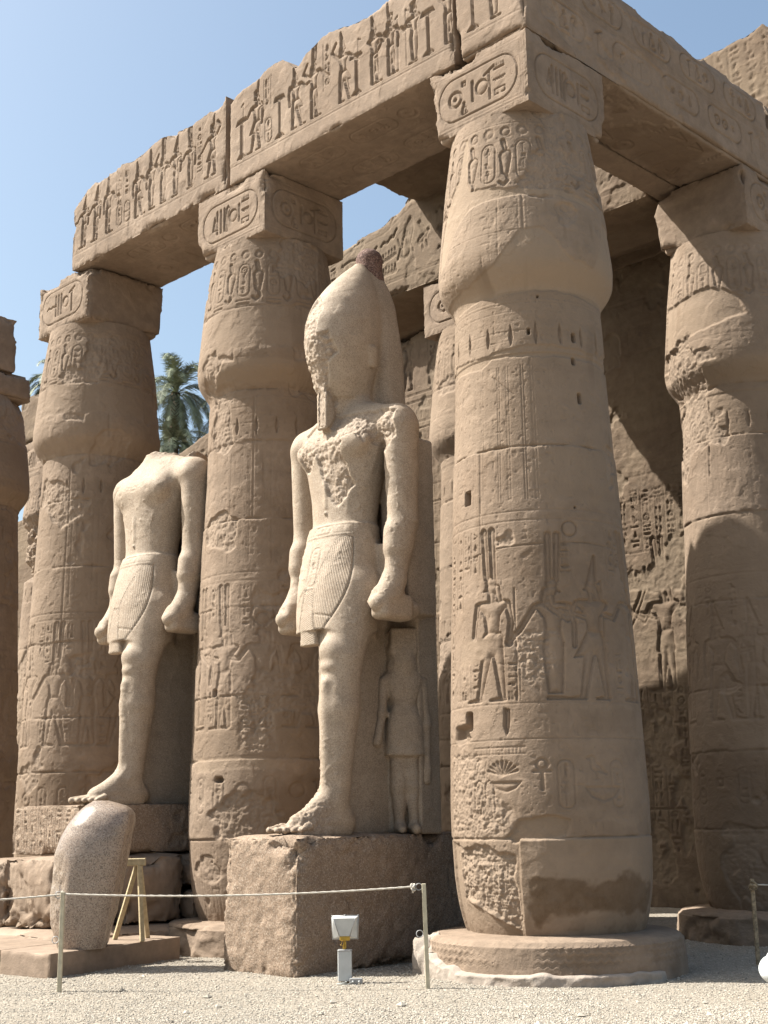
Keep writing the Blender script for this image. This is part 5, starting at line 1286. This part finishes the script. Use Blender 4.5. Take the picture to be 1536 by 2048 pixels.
# ---------------- palms beyond the temple
def palm(x, y, h, R, seed, label, nf=46):
    r = random.Random(seed); t = thing('palm_tree', (x, y, 0), label, 'palm tree', 'palm trees beyond the temple')
    v, f = tube([(x+.2*math.sin(k*.5), y, h*k/12) for k in range(13)], [.30-.01*k for k in range(13)], 12); mk('trunk', v, f, M_TRUNK, t)
    V = []; F = []
    for k in range(nf):
        a = r.uniform(0, 6.283); el = r.uniform(-.35, 1.35); L = R*r.uniform(.8, 1.05)
        d = Vector((math.cos(a)*math.cos(el), math.sin(a)*math.cos(el), math.sin(el))); p = Vector((x, y, h)); side = Vector((-math.sin(a), math.cos(a), 0))
        N = 26; prev = p
        for i in range(N):
            s_ = i/N; d = (d+Vector((0, 0, -.075*(1+s_)))).normalized(); q = prev+d*L/N
            w = .035*(1-s_)+.008; o = len(V); V += [tuple(prev+side*w), tuple(prev-side*w), tuple(q-side*w*.9), tuple(q+side*w*.9)]; F.append([o, o+1, o+2, o+3])
            if i > 3:
                for sg in (-1, 1):
                    for jj in range(3):
                        ll = .62*math.sin(math.pi*min(1, s_*.85+.12))*r.uniform(.75, 1.1)*R/3.2; dr = (d*.75+side*sg*.8+Vector((0, 0, r.uniform(-.55, .05)))).normalized()
                        b = prev.lerp(q, jj*.33); nrm = d*.013
                        o = len(V); V += [tuple(b-nrm), tuple(b+nrm), tuple(b+dr*ll*.6+nrm*.9), tuple(b+dr*ll), tuple(b+dr*ll*.6-nrm*.9)]; F.append([o, o+1, o+2, o+3, o+4])
            prev = q
    mk('crown', V, F, M_FROND, t, smooth=False)
PALMS = [(-42.0, 30.7, 18.6, 2.7, 1, 'palm whose crown shows right of the column behind the headless statue, rising highest'),
         (-40.4, 32.6, 17.6, 2.7, 2, 'brighter palm low against the middle column above the ruined wall'),
         (-41.9, 30.6, 16.4, 2.5, 4, 'low palm mostly hidden behind the ruined wall and left column'),
         (-44.5, 26.8, 18.8, 2.0, 3, 'palm with only a few frond tips showing left of the column behind the headless statue')]
for q in PALMS: palm(*q)

# ---------------- crouching visitor cut by the right edge of the photo
def person():
    c = Vector((-6.45, 11.75, 0)); t = thing('person', tuple(c), 'person in white crouching at the bottom right edge of the photo', 'person')
    def add(nm, fn, mat, lo, hi, vx=.012):
        q = Vol(lo, hi, vx); fn(q); v, f = q.mesh(); f = outward(v-v.mean(0), f)
        a = math.radians(135); w = np.stack([v[:, 0]*math.cos(a)-v[:, 1]*math.sin(a), v[:, 0]*math.sin(a)+v[:, 1]*math.cos(a), v[:, 2]], -1)+np.array(c)
        mk(nm, w, f, mat, t)
    lo, hi = (-.5, -.7, -.02), (.5, .5, 1.25)
    def body(q):
        q.ell((0, -.28, 1.04), (.078, .095, .115), .02); q.ell((0, -.375, 1.02), (.016, .02, .02), .015); q.cone((0, -.18, .84), (0, -.25, .97), .055, .052, .03)
        for s in (-1, 1):
            q.ell((s*.078, -.27, 1.04), (.015, .02, .03), .01)
            q.cone((s*.20, -.22, .74), (s*.25, -.34, .50), .05, .04, .03); q.cone((s*.25, -.34, .50), (s*.14, -.50, .42), .04, .028, .02)
            q.ell((s*.12, -.53, .41), (.04, .05, .022), .015)
            for k in range(4): q.cone((s*(.145-.02*k), -.56, .41), (s*(.13-.02*k), -.62+.008*abs(k-1), .39), .010, .008, .006)
            q.cone((s*.09, -.52, .42), (s*.06, -.57, .40), .011, .009, .006)
            q.cone((s*.13, -.42, .42), (s*.13, -.28, .10), .05, .042, .03); q.ell((s*.13, -.36, .045), (.05, .13, .045), .03)
            q.cone((s*.12, .0, .30), (s*.13, -.40, .45), .08, .06, .03)
        q.loft([.22, .35, .5, .65, .78, .86], [0]*6, [.08, .05, -.03, -.11, -.17, -.19], [.17, .17, .15, .17, .17, .09], [.13, .13, .11, .11, .10, .07], 2.2, .04)
    add('body', body, M_SKIN, lo, hi)
    def shirt(q):
        q.loft([.26, .35, .5, .65, .78, .87], [0]*6, [.09, .06, -.03, -.12, -.17, -.19], [.205, .20, .18, .195, .195, .10], [.165, .16, .145, .14, .13, .08], 2.2, .03)
        for s in (-1, 1): q.cone((s*.18, -.19, .78), (s*.24, -.31, .56), .075, .068, .03)
    add('shirt', shirt, M_CLOTH, lo, hi)
    def trou(q):
        q.ell((0, .13, .24), (.20, .17, .14), .05)
        for s in (-1, 1): q.cone((s*.12, .0, .28), (s*.135, -.42, .46), .105, .078, .04); q.cone((s*.135, -.42, .45), (s*.13, -.29, .13), .075, .06, .03)
    add('trousers', trou, M_CLOTH, lo, hi)
    def hair(q): q.ell((0, -.255, 1.075), (.09, .10, .095), .02); q.cut((-.2, -.5, .9), (.2, 0, 1.3), lambda X, Y, Z: (-.342-Y)*1.0+.0*X+.35*(1.08-Z)*(Y < -.2))
    add('hair', hair, M_HAIR, lo, hi)
    def shoe(q):
        for s in (-1, 1): q.ell((s*.13, -.36, .04), (.056, .145, .052), .03)
    add('shoes', shoe, M_HAIR, lo, hi)
person()
bpy.context.view_layer.update()
